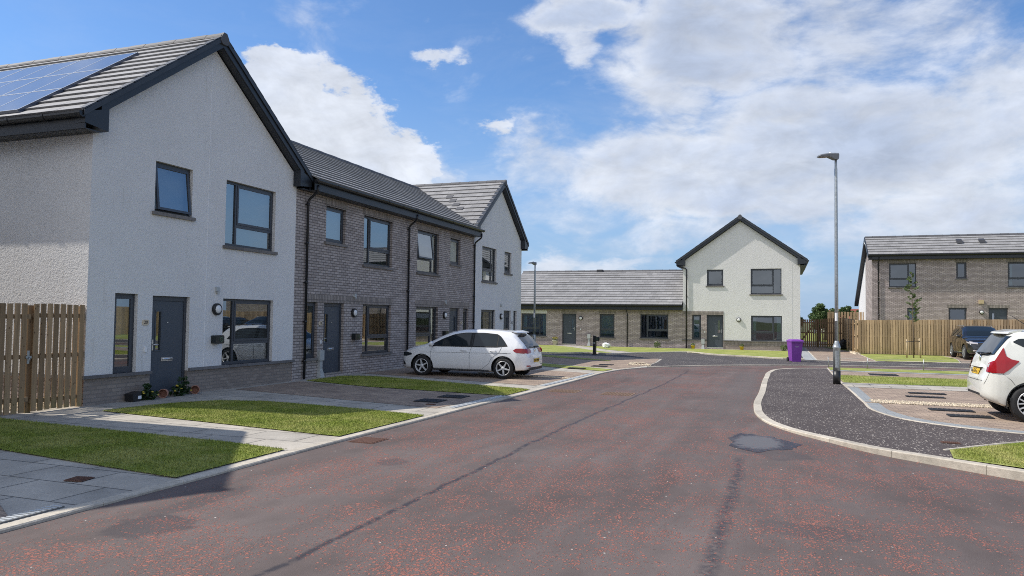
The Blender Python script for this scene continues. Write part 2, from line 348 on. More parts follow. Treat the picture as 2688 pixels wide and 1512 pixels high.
# ------------------------------------------------------------------ mesh builder
def ident(u, o, z): return (u, o, z)
class MB:
    def __init__(s, fr=None):
        s.v = []; s.f = []; s.t = []; s.fr = fr or ident; s.sm = []
    def P(s, *p):
        s.v.append(s.fr(*p)); return len(s.v) - 1
    def face(s, ids, t=.5, smooth=False):
        s.f.append(ids); s.t.append(t); s.sm.append(smooth)
    def quad(s, a, b, c, d, t=.5): s.face([s.P(*a), s.P(*b), s.P(*c), s.P(*d)], t)
    def poly(s, pts, t=.5): s.face([s.P(*p) for p in pts], t)
    def box(s, x0, x1, y0, y1, z0, z1, t=.5):
        c = [s.P(x, y, z) for z in (z0, z1) for x, y in ((x0, y0), (x1, y0), (x1, y1), (x0, y1))]
        for q in ((3, 2, 1, 0), (4, 5, 6, 7), (0, 1, 5, 4), (1, 2, 6, 5), (2, 3, 7, 6), (3, 0, 4, 7)):
            s.face([c[i] for i in q], t)
    def hexa(s, bot, top, t=.5):
        n = len(bot); b = [s.P(*p) for p in bot]; c = [s.P(*p) for p in top]
        s.face(b[::-1], t); s.face(c, t)
        for i in range(n): s.face([b[i], b[(i+1) % n], c[(i+1) % n], c[i]], t)
    def prism(s, pts, f0, f1, t=.5):
        """pts: 2D list; f0/f1 map 2D -> 3D for the two ends"""
        s.hexa([f0(*p) for p in pts], [f1(*p) for p in pts], t)
    def tube(s, path, r, n=8, t=.5, cap=True, smooth=True):
        path = [Vector(p) for p in path]; rs = r if isinstance(r, (list, tuple)) else [r] * len(path)
        rings = []; up = None
        for i, p in enumerate(path):
            d = (path[min(i+1, len(path)-1)] - path[max(i-1, 0)]).normalized()
            if up is None or abs(d.dot(up)) > .98:
                up = Vector((0, 0, 1)) if abs(d.z) < .9 else Vector((1, 0, 0))
            a = d.cross(up).normalized(); b = d.cross(a).normalized(); up = b.cross(d) if False else up
            rings.append([s.P(*(p + (a*math.cos(k*2*math.pi/n) + b*math.sin(k*2*math.pi/n)) * rs[i])) for k in range(n)])
        for i in range(len(rings)-1):
            for k in range(n): s.face([rings[i][k], rings[i][(k+1) % n], rings[i+1][(k+1) % n], rings[i+1][k]], t, smooth)
        if cap: s.face(rings[0][::-1], t); s.face(rings[-1], t)
    def lathe(s, c, prof, n=16, axis='z', t=.5, smooth=True, cap=True):
        """prof: list of (r, h) along axis from centre c"""
        rings = []
        for r, h in prof:
            ring = []
            for k in range(n):
                a = k*2*math.pi/n; x, y = r*math.cos(a), r*math.sin(a)
                q = {'z': (x, y, h), 'x': (h, x, y), 'y': (x, h, y)}[axis]
                ring.append(s.P(c[0]+q[0], c[1]+q[1], c[2]+q[2]))
            rings.append(ring)
        for i in range(len(rings)-1):
            for k in range(n): s.face([rings[i][k], rings[i][(k+1) % n], rings[i+1][(k+1) % n], rings[i+1][k]], t, smooth)
        if cap: s.face(rings[0][::-1], t); s.face(rings[-1], t)
    def build(s, name, mat, parent=None, recalc=True, origin=None, smooth=None):
        me = bpy.data.meshes.new(name)
        o0 = Vector(origin) if origin is not None else (Vector(parent['_o']) if parent is not None and '_o' in parent else Vector((0, 0, 0)))
        me.from_pydata([tuple(Vector(p) - o0) for p in s.v], [], s.f)
        me.polygons.foreach_set('use_smooth', [bool(x) if smooth is None else smooth for x in s.sm])
        at = me.attributes.new('tone', 'FLOAT', 'FACE'); at.data.foreach_set('value', s.t)
        me.materials.append(mat)
        me.update()
        if recalc:
            bm = bmesh.new(); bm.from_mesh(me); bmesh.ops.recalc_face_normals(bm, faces=bm.faces); bm.to_mesh(me); bm.free()
        ob = bpy.data.objects.new(name, me); COL.objects.link(ob)
        if parent is not None:
            ob.parent = parent
            if '_o' in parent: ob['_o'] = list(parent['_o'])
        elif origin is not None:
            ob.location = o0
            ob['_o'] = list(o0)
        return ob
def tag(o, label=None, cat=None, group=None, kind=None):
    if label: o['label'] = label
    if cat: o['category'] = cat
    if group: o['group'] = group
    if kind: o['kind'] = kind
    return o
def thing(name, label, cat, loc=(0, 0, 0), group=None):
    o = bpy.data.objects.new(name, None); COL.objects.link(o); o.location = loc; o['_o'] = list(loc)
    o.empty_display_size = .2
    return tag(o, label, cat, group)
def structure(ob): ob['kind'] = 'structure'; return ob
def copy_thing(src, dx, label, rotz=None, at=None):
    def cp(o, parent):
        c = o.copy(); COL.objects.link(c); c.parent = parent
        for ch in o.children: cp(ch, c)
        return c
    c = cp(src, None); c.location = at if at is not None else src.location + Vector(dx); c['label'] = label
    if rotz is not None: c.rotation_euler = (0, 0, rotz)
    return c

def sheet(name, pts, z, mat, zf=None):
    b = MB(); ids = [b.P(x, y, z) for x, y in pts]
    for tri in tessellate_polygon([[Vector((x, y, 0)) for x, y in pts]]):
        b.face([ids[i] for i in tri])
    ob = b.build(name, mat); me = ob.data
    bm = bmesh.new(); bm.from_mesh(me)
    for f in bm.faces:
        f.normal_update()
        if f.normal.z < 0: f.normal_flip()
    bm.to_mesh(me); bm.free()
    return structure(ob)
def inside(x, y, poly):
    c = False; n = len(poly)
    for i in range(n):
        x1, y1 = poly[i]; x2, y2 = poly[(i+1) % n]
        if (y1 > y) != (y2 > y) and x < (x2-x1)*(y-y1)/(y2-y1)+x1: c = not c
    return c
def smooth_path(pts, step=.3):
    """Catmull-Rom resample of a 2D polyline"""
    out = []
    P = [Vector((p[0], p[1], 0)) for p in pts]
    for i in range(len(P)-1):
        p0, p1, p2, p3 = P[max(i-1, 0)], P[i], P[i+1], P[min(i+2, len(P)-1)]
        n = max(1, int((p2-p1).length/step))
        d0, d1, d2 = max((p1-p0).length, 1e-6), (p2-p1).length, max((p3-p2).length, 1e-6)
        e1 = (p2-p1)/d1
        m1 = e1 if i == 0 else ((p1-p0)/d0*d1+e1*d0)/(d0+d1)
        m2 = e1 if i == len(P)-2 else (e1*d2+(p3-p2)/d2*d1)/(d1+d2)
        for k in range(n):
            t = k/n
            q = p1*(2*t**3-3*t*t+1)+m1*d1*(t**3-2*t*t+t)+p2*(3*t*t-2*t**3)+m2*d1*(t**3-t*t)
            out.append((q.x, q.y))
    out.append((P[-1].x, P[-1].y)); return out
def kerb(path, w=.125, ztop=.0, zbot=-.2, seg=.915, name='kerb', mat='kerb', side=1, cham=.012, step=.15):
    """row of kerb stones, outer (road) edge on the path, width w to the left (side=1) or right"""
    pts = [Vector((x, y, 0)) for x, y in smooth_path(path, step)]
    b = MB(); acc = 0; chunk = [pts[0]]
    def emit(ch, t):
        if len(ch) < 2: return
        L = []; 
        for i, p in enumerate(ch):
            d = (ch[min(i+1, len(ch)-1)] - ch[max(i-1, 0)]).normalized(); nrm = Vector((-d.y, d.x, 0)) * side
            q = p.copy()
            if i == 0: q += d*.003
            if i == len(ch)-1: q -= d*.003
            L.append([q + Vector((0, 0, zbot)), q + Vector((0, 0, ztop-cham)), q + nrm*cham + Vector((0, 0, ztop)), q + nrm*w + Vector((0, 0, ztop)), q + nrm*w + Vector((0, 0, zbot))])
        ids = [[b.P(*x) for x in r] for r in L]
        for i in range(len(ids)-1):
            for k in range(4): b.face([ids[i][k], ids[i][k+1], ids[i+1][k+1], ids[i+1][k]], t)
        b.face(ids[0], t); b.face(ids[-1][::-1], t)
    for i in range(1, len(pts)):
        acc += (pts[i]-pts[i-1]).length; chunk.append(pts[i])
        if acc >= seg: emit(chunk, random.random()); chunk = [pts[i]]; acc = 0
    emit(chunk, random.random())
    return structure(b.build(name, M[mat]))
def text(body, size, loc, rot, mat, parent, name, depth=.002, align='CENTER'):
    cu = bpy.data.curves.new(name, 'FONT'); cu.body = body; cu.size = size; cu.extrude = depth
    cu.align_x = align; cu.align_y = 'CENTER'; cu.materials.append(mat)
    o = bpy.data.objects.new(name, cu); COL.objects.link(o); o.parent = parent
    o0 = Vector(parent['_o']) if '_o' in parent else Vector((0, 0, 0))
    bpy.context.view_layer.update()
    me = bpy.data.meshes.new_from_object(o); bpy.data.objects.remove(o); me.name = name
    o = bpy.data.objects.new(name, me); COL.objects.link(o); o.parent = parent
    o.location = Vector(loc) - o0; o.rotation_euler = rot
    return o
SUN_E=4.9; SKY_S=.127; EXPO=.0; SKY_TINT=(.74,.98,1.25)
# ------------------------------------------------------------------ houses
def frame(ox, oy, ang, zo=0.0):
    """facade frame: u along the wall (left to right seen from outside), o outwards, z up"""
    if ang == 'E': f = lambda u, o, z: (ox + o, oy + u, z + zo); rz = R(90)
    elif ang == 'S': f = lambda u, o, z: (ox + u, oy - o, z + zo); rz = 0
    elif ang == 'W': f = lambda u, o, z: (ox - o, oy - u, z + zo); rz = R(-90)
    f.rz = rz; f.kind = ang
    return f
def bmat(fr, sold=False): return M[('sold' if sold else 'brick') + ('X' if fr.kind in 'EW' else 'Y')]

def wall_panel(fr, u0, u1, z0, top, holes, o=0.0, depth=.13):
    """wall face with real openings and reveals; top: z or list of (u,z) gable points"""
    b = MB(fr); zt = top if not isinstance(top, list) else top[0][1]
    us = sorted({u0, u1, *[h[0] for h in holes], *[h[1] for h in holes]}); us = [u for u in us if u0 <= u <= u1]
    zs = sorted({z0, zt, *[h[2] for h in holes], *[h[3] for h in holes]}); zs = [z for z in zs if z0 <= z <= zt]
    for i in range(len(us)-1):
        for j in range(len(zs)-1):
            cu, cz = (us[i]+us[i+1])/2, (zs[j]+zs[j+1])/2
            if any(h[0] < cu < h[1] and h[2] < cz < h[3] for h in holes): continue
            b.quad((us[i], o, zs[j]), (us[i+1], o, zs[j]), (us[i+1], o, zs[j+1]), (us[i], o, zs[j+1]))
    if isinstance(top, list): b.poly([(u, o, z) for u, z in top])
    for h in holes:
        a, c, d, e = max(h[0], u0), min(h[1], u1), max(h[2], z0), min(h[3], zt)
        if a >= c or d >= e: continue
        b.quad((a, o, d), (a, o-depth, d), (a, o-depth, e), (a, o, e)); b.quad((c, o, d), (c, o-depth, d), (c, o-depth, e), (c, o, e))
        if e == h[3]: b.quad((a, o, e), (c, o, e), (c, o-depth, e), (a, o-depth, e))
        if d == h[2]: b.quad((a, o, d), (c, o, d), (c, o-depth, d), (a, o-depth, d))
    return b

def window(house, fr, u0, u1, z0, z1, kind='single', opened=False, sill=True, blind=None, room=True):
    fw = .055; of, ob = -.085, -.15
    b = MB(fr)
    b.box(u0, u0+fw, ob, of, z0, z1); b.box(u1-fw, u1, ob, of, z0, z1)
    b.box(u0+fw, u1-fw, ob, of, z1-fw, z1); b.box(u0+fw, u1-fw, ob, of+.012, z0, z0+fw*1.2)
    panes = []; sash = None
    a, c, d, e = u0+fw, u1-fw, z0+fw*1.2, z1-fw
    w = c-a; mu = None
    if kind in ('left', 'right'):
        mu = a + w*.23 if kind == 'left' else c - w*.25
        b.box(mu-.03, mu+.03, ob, of, d, e)
        if kind == 'left': panes.append((a, mu-.03, d, e)); ma, mc = mu+.03, c
        else: panes.append((mu+.03, c, d, e)); ma, mc = a, mu-.03
    else: ma, mc = a, c
    if kind != 'single':
        tz = d + (e-d)*.31
        b.box(ma, mc, ob, of, tz-.035, tz+.035)
        panes.append((ma, mc, d, tz-.035)); top = (ma, mc, tz+.035, e)
    else: top = (ma, mc, d, e)
    win = b.build('window', M['anth'], house)
    # opening light with a sash of its own, hinged at its head
    s = MB(fr); g = MB(fr); sw = .052; ang = R(7) if opened else 0
    def hp(u, dz, oo):   # dz below the head
        return (u, of + .012 + oo*math.cos(ang) + dz*math.sin(ang), top[3] - dz*math.cos(ang) + oo*math.sin(ang))
    H = top[3]-top[2] + (.02 if opened else 0)
    def sb(ua, ub, da, db):
        s.hexa([hp(ua, da, -.045), hp(ub, da, -.045), hp(ub, db, -.045), hp(ua, db, -.045)], [hp(ua, da, 0), hp(ub, da, 0), hp(ub, db, 0), hp(ua, db, 0)])
    A, B_ = top[0]-.004, top[1]+.004
    sb(A, A+sw, 0, H); sb(B_-sw, B_, 0, H); sb(A+sw, B_-sw, 0, sw); sb(A+sw, B_-sw, H-sw, H)
    s.build('sash', M['anth'], win)
    g.quad(hp(A+sw, sw, -.02), hp(B_-sw, sw, -.02), hp(B_-sw, H-sw, -.02), hp(A+sw, H-sw, -.02))
    for q in panes: g.quad((q[0], of-.03, q[2]), (q[1], of-.03, q[2]), (q[1], of-.03, q[3]), (q[0], of-.03, q[3]))
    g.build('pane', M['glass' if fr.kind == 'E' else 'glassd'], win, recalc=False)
    if opened:
        k = MB(fr); k.box(top[0], top[1], ob-.006, ob, top[2], top[3]); 
        g2 = MB(fr); g2.quad((top[0], ob+.02, top[2]), (top[1], ob+.02, top[2]), (top[1], ob+.02, top[3]), (top[0], ob+.02, top[3]))
    if sill:
        q = MB(fr); n = max(1, round((u1-u0+.14)/.6)); L = (u1-u0+.14)/n
        for i in range(n): q.box(u0-.07+L*i+.002, u0-.07+L*(i+1)-.002, -.1, .055, z0-.07, z0, random.random())
        q.build('sill', M['sill'], win)
    if blind:
        q = MB(fr)
        if blind == 'slats':
            z = z1-.06
            while z > z0+.05: q.hexa([(u0+.06, -.2, z), (u1-.06, -.2, z), (u1-.06, -.2, z-.003), (u0+.06, -.2, z-.003)], [(u0+.06, -.225, z-.017), (u1-.06, -.225, z-.017), (u1-.06, -.225, z-.02), (u0+.06, -.225, z-.02)], random.random()); z -= .038
        elif blind == 'roller': q.box(u0+.04, u1-.04, -.205, -.2, z1-(z1-z0)*.55, z1-.02)
        elif blind == 'full': q.box(u0+.04, u1-.04, -.205, -.2, z0+.05, z1-.02)
        elif blind == 'curtains':
            for (x0, x1) in ((u0+.02, u0+.28), (u1-.28, u1-.02)):
                n = 7
                for i in range(n):
                    xa = x0+(x1-x0)*i/n; xb = x0+(x1-x0)*(i+1)/n; oa = -.22-.03*(i % 2); ob_ = -.22-.03*((i+1) % 2)
                    q.quad((xa, oa, z0), (xb, ob_, z0), (xb, ob_, z1), (xa, oa, z1), random.random())
        q.build('curtain' if blind == 'curtains' else 'blind', M['curtain' if blind == 'curtains' else 'blind'], win)
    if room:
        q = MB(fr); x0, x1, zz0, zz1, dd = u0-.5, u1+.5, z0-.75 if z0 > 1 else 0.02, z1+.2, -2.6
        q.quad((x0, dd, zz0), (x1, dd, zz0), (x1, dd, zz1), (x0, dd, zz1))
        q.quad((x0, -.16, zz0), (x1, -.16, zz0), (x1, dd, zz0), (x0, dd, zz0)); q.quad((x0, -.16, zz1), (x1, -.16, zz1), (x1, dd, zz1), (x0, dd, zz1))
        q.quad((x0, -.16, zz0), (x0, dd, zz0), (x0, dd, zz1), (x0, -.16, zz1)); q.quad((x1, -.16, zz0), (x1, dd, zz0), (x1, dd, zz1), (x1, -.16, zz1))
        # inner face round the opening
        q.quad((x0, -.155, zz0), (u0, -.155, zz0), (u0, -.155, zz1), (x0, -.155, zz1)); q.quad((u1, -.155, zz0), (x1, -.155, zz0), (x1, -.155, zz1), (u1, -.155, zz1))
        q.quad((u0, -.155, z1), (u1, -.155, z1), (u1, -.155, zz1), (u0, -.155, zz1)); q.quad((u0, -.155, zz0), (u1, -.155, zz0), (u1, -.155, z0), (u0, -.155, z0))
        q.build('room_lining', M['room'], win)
    return win

def door(house, fr, u0, u1, z0, z1, handed='left', glazed=True):
    """handed: side of the handle seen from outside"""
    b = MB(fr); fw = .07
    b.box(u0, u0+fw, -.16, -.085, z0, z1); b.box(u1-fw, u1, -.16, -.085, z0, z1); b.box(u0+fw, u1-fw, -.16, -.085, z1-.1, z1)
    L = MB(fr); a, c, d, e = u0+fw+.005, u1-fw-.005, z0+.06, z1-.105
    hs = 1 if handed == 'left' else -1
    hx = a if hs == 1 else c
    gx0, gx1 = sorted((hx+hs*.12, hx+hs*.25)); gz0, gz1 = d+.85, e-.22
    # leaf built round its glazed slot
    L.box(a, gx0, -.15, -.1, d, e); L.box(gx1, c, -.15, -.1, d, e); L.box(gx0, gx1, -.15, -.1, d, gz0); L.box(gx0, gx1, -.15, -.1, gz1, e)
    t = .025
    L.box(gx0-t, gx0, -.1, -.09, gz0-t, gz1+t); L.box(gx1, gx1+t, -.1, -.09, gz0-t, gz1+t); L.box(gx0, gx1, -.1, -.09, gz0-t, gz0); L.box(gx0, gx1, -.1, -.09, gz1, gz1+t)
    dr = L.build('door', M['door'], house)
    b.build('door_frame', M['anth'], dr)
    g = MB(fr); g.quad((gx0, -.125, gz0), (gx1, -.125, gz0), (gx1, -.125, gz1), (gx0, -.125, gz1)); g.build('pane', M['glass'], dr, recalc=False)
    k = MB(fr); k.box(gx0, gx1, -.3, -.295, gz0, gz1); k.build('backing', M['curtain'], dr)
    h = MB(fr); x = hx+hs*.045; z = d+.97
    h.box(x-.016, x+.016, -.1, -.09, z-.12, z+.1); h.tube([(x, -.09, z), (x, -.045, z)], .011, 8); h.tube([(x, -.048, z), (x+hs*.12, -.048, z)], .011, 8)
    h.build('handle', M['steel'], dr)
    l = MB(fr); m = (a+c)/2; l.box(m-.15, m+.15, -.1, -.085, d+.62, d+.695); l.tube([(m-.14, -.083, d+.66), (m+.14, -.083, d+.66)], .026, 8); l.build('letter_plate', M['steel'], dr)
    s = MB(fr); s.box(u0, u1, -.15, -.03, z0, z0+.055); s.build('threshold', M['steel'], dr)
    v = MB(fr); v.lathe((m, -.1, d+1.42), [(.013, 0), (.013, .012)], 8, 'y'); v.build('door_viewer', M['steel'], dr)
    return dr

def roof_tiles(E, A, U, rng, length, gauge=.345, tw=.33, th=.046, par=None, name='roof', dark=(), under=True):
    """real overlapping courses. E eave start, A along, U up-slope, rng(s)->(a0,a1) extent at slope distance s"""
    E, A, U = Vector(E), Vector(A), Vector(U); N = A.cross(U); N = N if N.z > 0 else -N
    b = MB(); n = max(1, round(length/gauge)); g = length/n
    def pt(a, s, h): return tuple(E + A*a + U*s + N*h)
    for k in range(n):
        s0, s1 = k*g, min((k+1)*g+.04, length+.02)
        a0, a1 = rng(s0); b0, b1 = rng(min(s1, length))
        st = (k % 2)*tw*.5; i = math.floor(min(a0, b0)/tw)-1
        while (i*tw + st) < max(a1, b1):
            l, r = i*tw+st+.0025, (i+1)*tw+st-.0025
            l0, r0 = max(l, a0), min(r, a1); l1, r1 = max(l, b0), min(r, b1)
            i += 1
            if r0-l0 < .003 and r1-l1 < .003: continue
            if r0 < l0: l0 = r0 = min(max((l+r)/2, a0), a1)
            if r1 < l1: l1 = r1 = min(max((l+r)/2, b0), b1)
            t = random.random(); t = .25+.5*t if random.random() < .9 else t
            j = random.uniform(-.002, .002)
            if any(q[0] == k and q[1] <= l < q[1]+q[2] for q in dark): t = -1.6
            f = [pt(l0, s0, th+.012+j), pt(r0, s0, th+.012+j), pt(r1, s1, .014), pt(l1, s1, .014)]
            bo = [pt(l0, s0, .006), pt(r0, s0, .006)]
            ids = [b.P(*p) for p in f]; ib = [b.P(*p) for p in bo]
            b.face(ids, t); b.face([ib[0], ib[1], ids[1], ids[0]], t*.5-.6); b.face([ib[0], ids[0], ids[3]], t); b.face([ids[1], ib[1], ids[2]], t)  # front edges toned darker: shade at each course step put into the tone
    if under:
        a0, a1 = rng(0); b0, b1 = rng(length)
        b.quad(pt(a0, 0, 0), pt(a1, 0, 0), pt(b1, length, 0), pt(b0, length, 0), 0)
    ob = b.build(name, M['tile'], par)
    return ob

TAN = .75          # gable pitch
def rake_trims(house, fr, u0, u1, zr, o, ov=.22, eave=.4, tan=TAN, roofz=7.96, lowl=True, lowr=True, boxes=True):
    """verge caps, barge boards, soffit and eave boxes of a gable at depth o"""
    um = (u0+u1)/2
    v = MB(fr); bb = MB(fr); sf = MB(fr)
    L = (um-u0+eave); n = round(math.hypot(L, L*tan)/.345)
    for sgn in (-1, 1):
        for k in range(n):
            d0, d1 = L*k/n, L*(k+1)/n      # distance out from the ridge
            for (da, db, lift) in ((d0, d1+.03, .055),):
                ua, ub = um+sgn*da, um+sgn*min(db, L); za, zb = roofz-da*tan, roofz-min(db, L)*tan
                h0, h1 = .042, .054
                b_ = [(ua, o+ov-.13, za+h0-.02), (ua, o+ov+.03, za+h0-.02), (ub, o+ov+.03, zb+h1-.02), (ub, o+ov-.13, zb+h1-.02)]
                t_ = [(p[0], p[1], p[2]+.03) for p in b_]
                t = random.random()
                v.hexa(b_, t_, t)
                ub, zb = um+sgn*max(da, min(db-.03, L)), roofz-min(db-.03, L)*tan
                v.hexa([(ua, o+ov+.012, za-.085), (ua, o+ov+.03, za-.085), (ub, o+ov+.03, zb-.085), (ub, o+ov+.012, zb-.085)], [(p[0], p[1], p[2]-.001) for p in (b_[1], b_[1], b_[2], b_[2])][:0] or [(ua, o+ov+.012, za+h0-.021), (ua, o+ov+.03, za+h0-.021), (ub, o+ov+.03, zb+h0-.021), (ub, o+ov+.012, zb+h0-.021)], t)
        # barge board and soffit
        Lb = um-u0+eave-.05
        top, bot = -.03, -.24
        p0, p1 = (um, roofz), (um+sgn*Lb, roofz-Lb*tan)
        Li = um-u0 - .0
        p2 = (um+sgn*(um-u0+.02), roofz-(um-u0+.02)*tan)
        bb.hexa([(p0[0], o+ov-.03, p0[1]+bot), (p0[0], o+ov, p0[1]+bot), (p2[0], o+ov, p2[1]+bot), (p2[0], o+ov-.03, p2[1]+bot)],
                [(p0[0], o+ov-.03, p0[1]+top), (p0[0], o+ov, p0[1]+top), (p2[0], o+ov, p2[1]+top), (p2[0], o+ov-.03, p2[1]+top)])
        sf.hexa([(p0[0], o-.01, p0[1]-.25), (p0[0], o+ov-.03, p0[1]-.25), (p2[0], o+ov-.03, p2[1]-.25), (p2[0], o-.01, p2[1]-.25)],
                [(p0[0], o-.01, p0[1]-.235), (p0[0], o+ov-.03, p0[1]-.235), (p2[0], o+ov-.03, p2[1]-.235), (p2[0], o-.01, p2[1]-.235)])
        if boxes and ((sgn < 0 and lowl) or (sgn > 0 and lowr)):
            uo = um+sgn*(um-u0+eave-.04); ui = um+sgn*(um-u0-.14); ze = roofz-(um-u0+eave-.04)*tan; zi = roofz-(um-u0-.14)*tan
            zb = ze-.29
            pts = [(uo, zb+.06), (uo, ze-.02), (ui, zi-.24), (ui, zb)]
            bb.hexa([(p[0], o-.02, p[1]) for p in pts], [(p[0], o+ov+.004, p[1]) for p in pts])
    v.build('verge_caps', M['verge'], house); bb.build('barge_board', M['fascia'], house); sf.build('soffit', M['fascia'], house)

def ridge_caps(house, p0, p1, end=True, w=.13, z=.0):
    p0, p1 = Vector(p0), Vector(p1); d = (p1-p0).normalized(); s = Vector((-d.y, d.x, 0)); L = (p1-p0).length; n = max(1, round(L/.45))
    b = MB()
    for i in range(n):
        a, c = p0+d*(L*i/n), p0+d*(L*(i+1)/n-.008); j = .006*(i % 2)
        def ring(q): return [tuple(q+s*x+Vector((0, 0, zz+j))) for x, zz in ((-w, -.075), (-w*.9, -.03), (-w*.35, .045), (w*.35, .045), (w*.9, -.03), (w, -.075))]
        b.hexa(ring(a), ring(c), random.random())
        b.box(c.x-.012, c.x+.012, c.y-.012, c.y+.012, c.z+.04, c.z+.062)
    b.build('ridge_tiles', M['ridge'], house)
def gutter(house, p0, p1, out, drop=.0):
    """half round gutter with unions and brackets; out: horizontal outward unit"""
    p0, p1, out = Vector(p0), Vector(p1), Vector(out); d = (p1-p0).normalized(); L = (p1-p0).length
    b = MB()
    prof = [(0, .0), (.008, -.03), (.03, -.062), (.06, -.072), (.09, -.062), (.112, -.03), (.12, .0), (.128, .004), (.128, -.03), (.10, -.072), (.06, -.084), (.02, -.072), (-.004, -.03), (-.006, 0)]
    def ring(q, k=1.0, g=0): return [b.P(*(q+out*(.06+(x-.06)*k)+Vector((0, 0, z*k-g)))) for x, z in prof]
    a, c = ring(p0), ring(p1)
    for i in range(len(prof)): b.face([a[i], a[(i+1) % len(prof)], c[(i+1) % len(prof)], c[i]], .5)
    b.face(a[::-1]); b.face(c)
    n = max(2, int(L/.9))
    for i in range(n+1):
        q = p0+d*min(max(L*i/n, .04), L-.04); ww = .03 if i % 3 else .07
        A = [b.P(*(q-d*ww+out*(.06+(x-.06)*1.12)+Vector((0, 0, z*1.13+.004)))) for x, z in prof[7:]]
        C_ = [b.P(*(q+d*ww+out*(.06+(x-.06)*1.12)+Vector((0, 0, z*1.13+.004)))) for x, z in prof[7:]]
        m = len(A)
        for k in range(m-1): b.face([A[k], A[k+1], C_[k+1], C_[k]])
        b.face(A[::-1]); b.face(C_)
    b.build('gutter', M['pipe'], house)
def downpipe(house, fr, u, ztop, zb=.02, o_eave=.36, r=.034):
    b = MB(fr)
    b.tube([(u, o_eave, ztop), (u, o_eave, ztop-.12), (u, o_eave-.03, ztop-.19), (u, .1, ztop-.36), (u, .06, ztop-.43), (u, .06, zb)], r, 8)
    z = ztop-.5
    while z > zb+.2:
        b.lathe((u, .06, z), [(r*1.25, -.03), (r*1.25, .03)], 8, 'z') if fr is ident else b.tube([(u, .06, z-.03), (u, .06, z+.03)], r*1.28, 8)
        b.box(u-.05, u+.05, 0, .05, z-.012, z+.012); z -= 1.05
    b.build('downpipe', M['pipe'], house)
def wall_lamp(house, fr, u, z, o=0):
    b = MB(fr); b.tube([(u, o, z), (u, o+.055, z), (u, o+.07, z)], [.135, .135, .12], 20)
    l = b.build('wall_lamp', M['black'], house)
    g = MB(fr); n = 6; path = [(u, o+.05+.055*math.sin(i*math.pi/2/n), z) for i in range(n+1)]
    g.tube(path, [.098*math.cos(i*math.pi/2/n*.93) for i in range(n+1)], 20); g.build('diffuser', M['lampw'], l)
def charger(house, fr, u, z, name='charging_box'):
    b = MB(fr); pts = []
    for cx, cz, a0 in ((u+.10, z+.06, 0), (u-.10, z+.06, 90), (u-.10, z-.06, 180), (u+.10, z-.06, 270)):
        for k in range(4): a = R(a0+k*30); pts.append((cx+.035*math.cos(a), cz+.035*math.sin(a)))
    b.hexa([(p[0], .003, p[1]) for p in pts], [(p[0], .14, p[1]) for p in pts])
    c = b.build(name, M['greenbox'], house)
    q = MB(fr); n = 20; u += .03
    for k in range(n):
        a, e = k*2*math.pi/n, (k+1)*2*math.pi/n
        q.hexa([(u+.05*math.cos(a), .138, z+.05*math.sin(a)), (u+.05*math.cos(e), .138, z+.05*math.sin(e)), (u+.042*math.cos(e), .138, z+.042*math.sin(e)), (u+.042*math.cos(a), .138, z+.042*math.sin(a))],
               [(u+.05*math.cos(a), .148, z+.05*math.sin(a)), (u+.05*math.cos(e), .148, z+.05*math.sin(e)), (u+.042*math.cos(e), .148, z+.042*math.sin(e)), (u+.042*math.cos(a), .148, z+.042*math.sin(a))])
    q.build('socket_ring', M['ring'], c)
def plaque(house, fr, u, z, num, mat='plaque', ink='ink'):
    b = MB(fr); pts = [(-.075, -.04), (-.06, -.055), (.06, -.055), (.075, -.04), (.075, .04), (.06, .055), (-.06, .055), (-.075, .04)]
    b.hexa([(u+x, .002, z+y) for x, y in pts], [(u+x, .016, z+y) for x, y in pts])
    p = b.build('house_number', M[mat], house)
    x, y, zz = fr(u, .018, z)
    text(num, .095, (x, y, zz), (R(90), 0, fr.rz), M[ink], p, 'number')
def wall_bits(house, fr, items):
    for it in items:
        if it[0] == 'vent':
            b = MB(fr); u, z = it[1:3]; b.box(u-.05, u+.05, 0, .05, z-.04, z+.06); b.box(u-.02, u+.03, 0, .07, z-.08, z-.03); b.build('flue_vent', M[it[3] if len(it) > 3 else 'wbox'], house)
        if it[0] == 'meter':
            b = MB(fr); u, z = it[1:3]; b.box(u-.1, u+.1, 0, .11, z-.14, z+.14); b.box(u-.055, u+.055, 0, .08, .22, z-.14); b.hexa([(u-.1, 0, .01), (u+.1, 0, .01), (u+.1, .14, .01), (u-.1, .14, .01)], [(u-.055, 0, .24), (u+.055, 0, .24), (u+.055, .09, .24), (u-.055, .09, .24)])
            b.build('meter_box', M['wbox'], house)
        if it[0] == 'bell':
            b = MB(fr); u, z = it[1:3]; b.box(u-.025, u+.025, 0, .03, z-.05, z+.05); b.build('doorbell', M['white'], house)

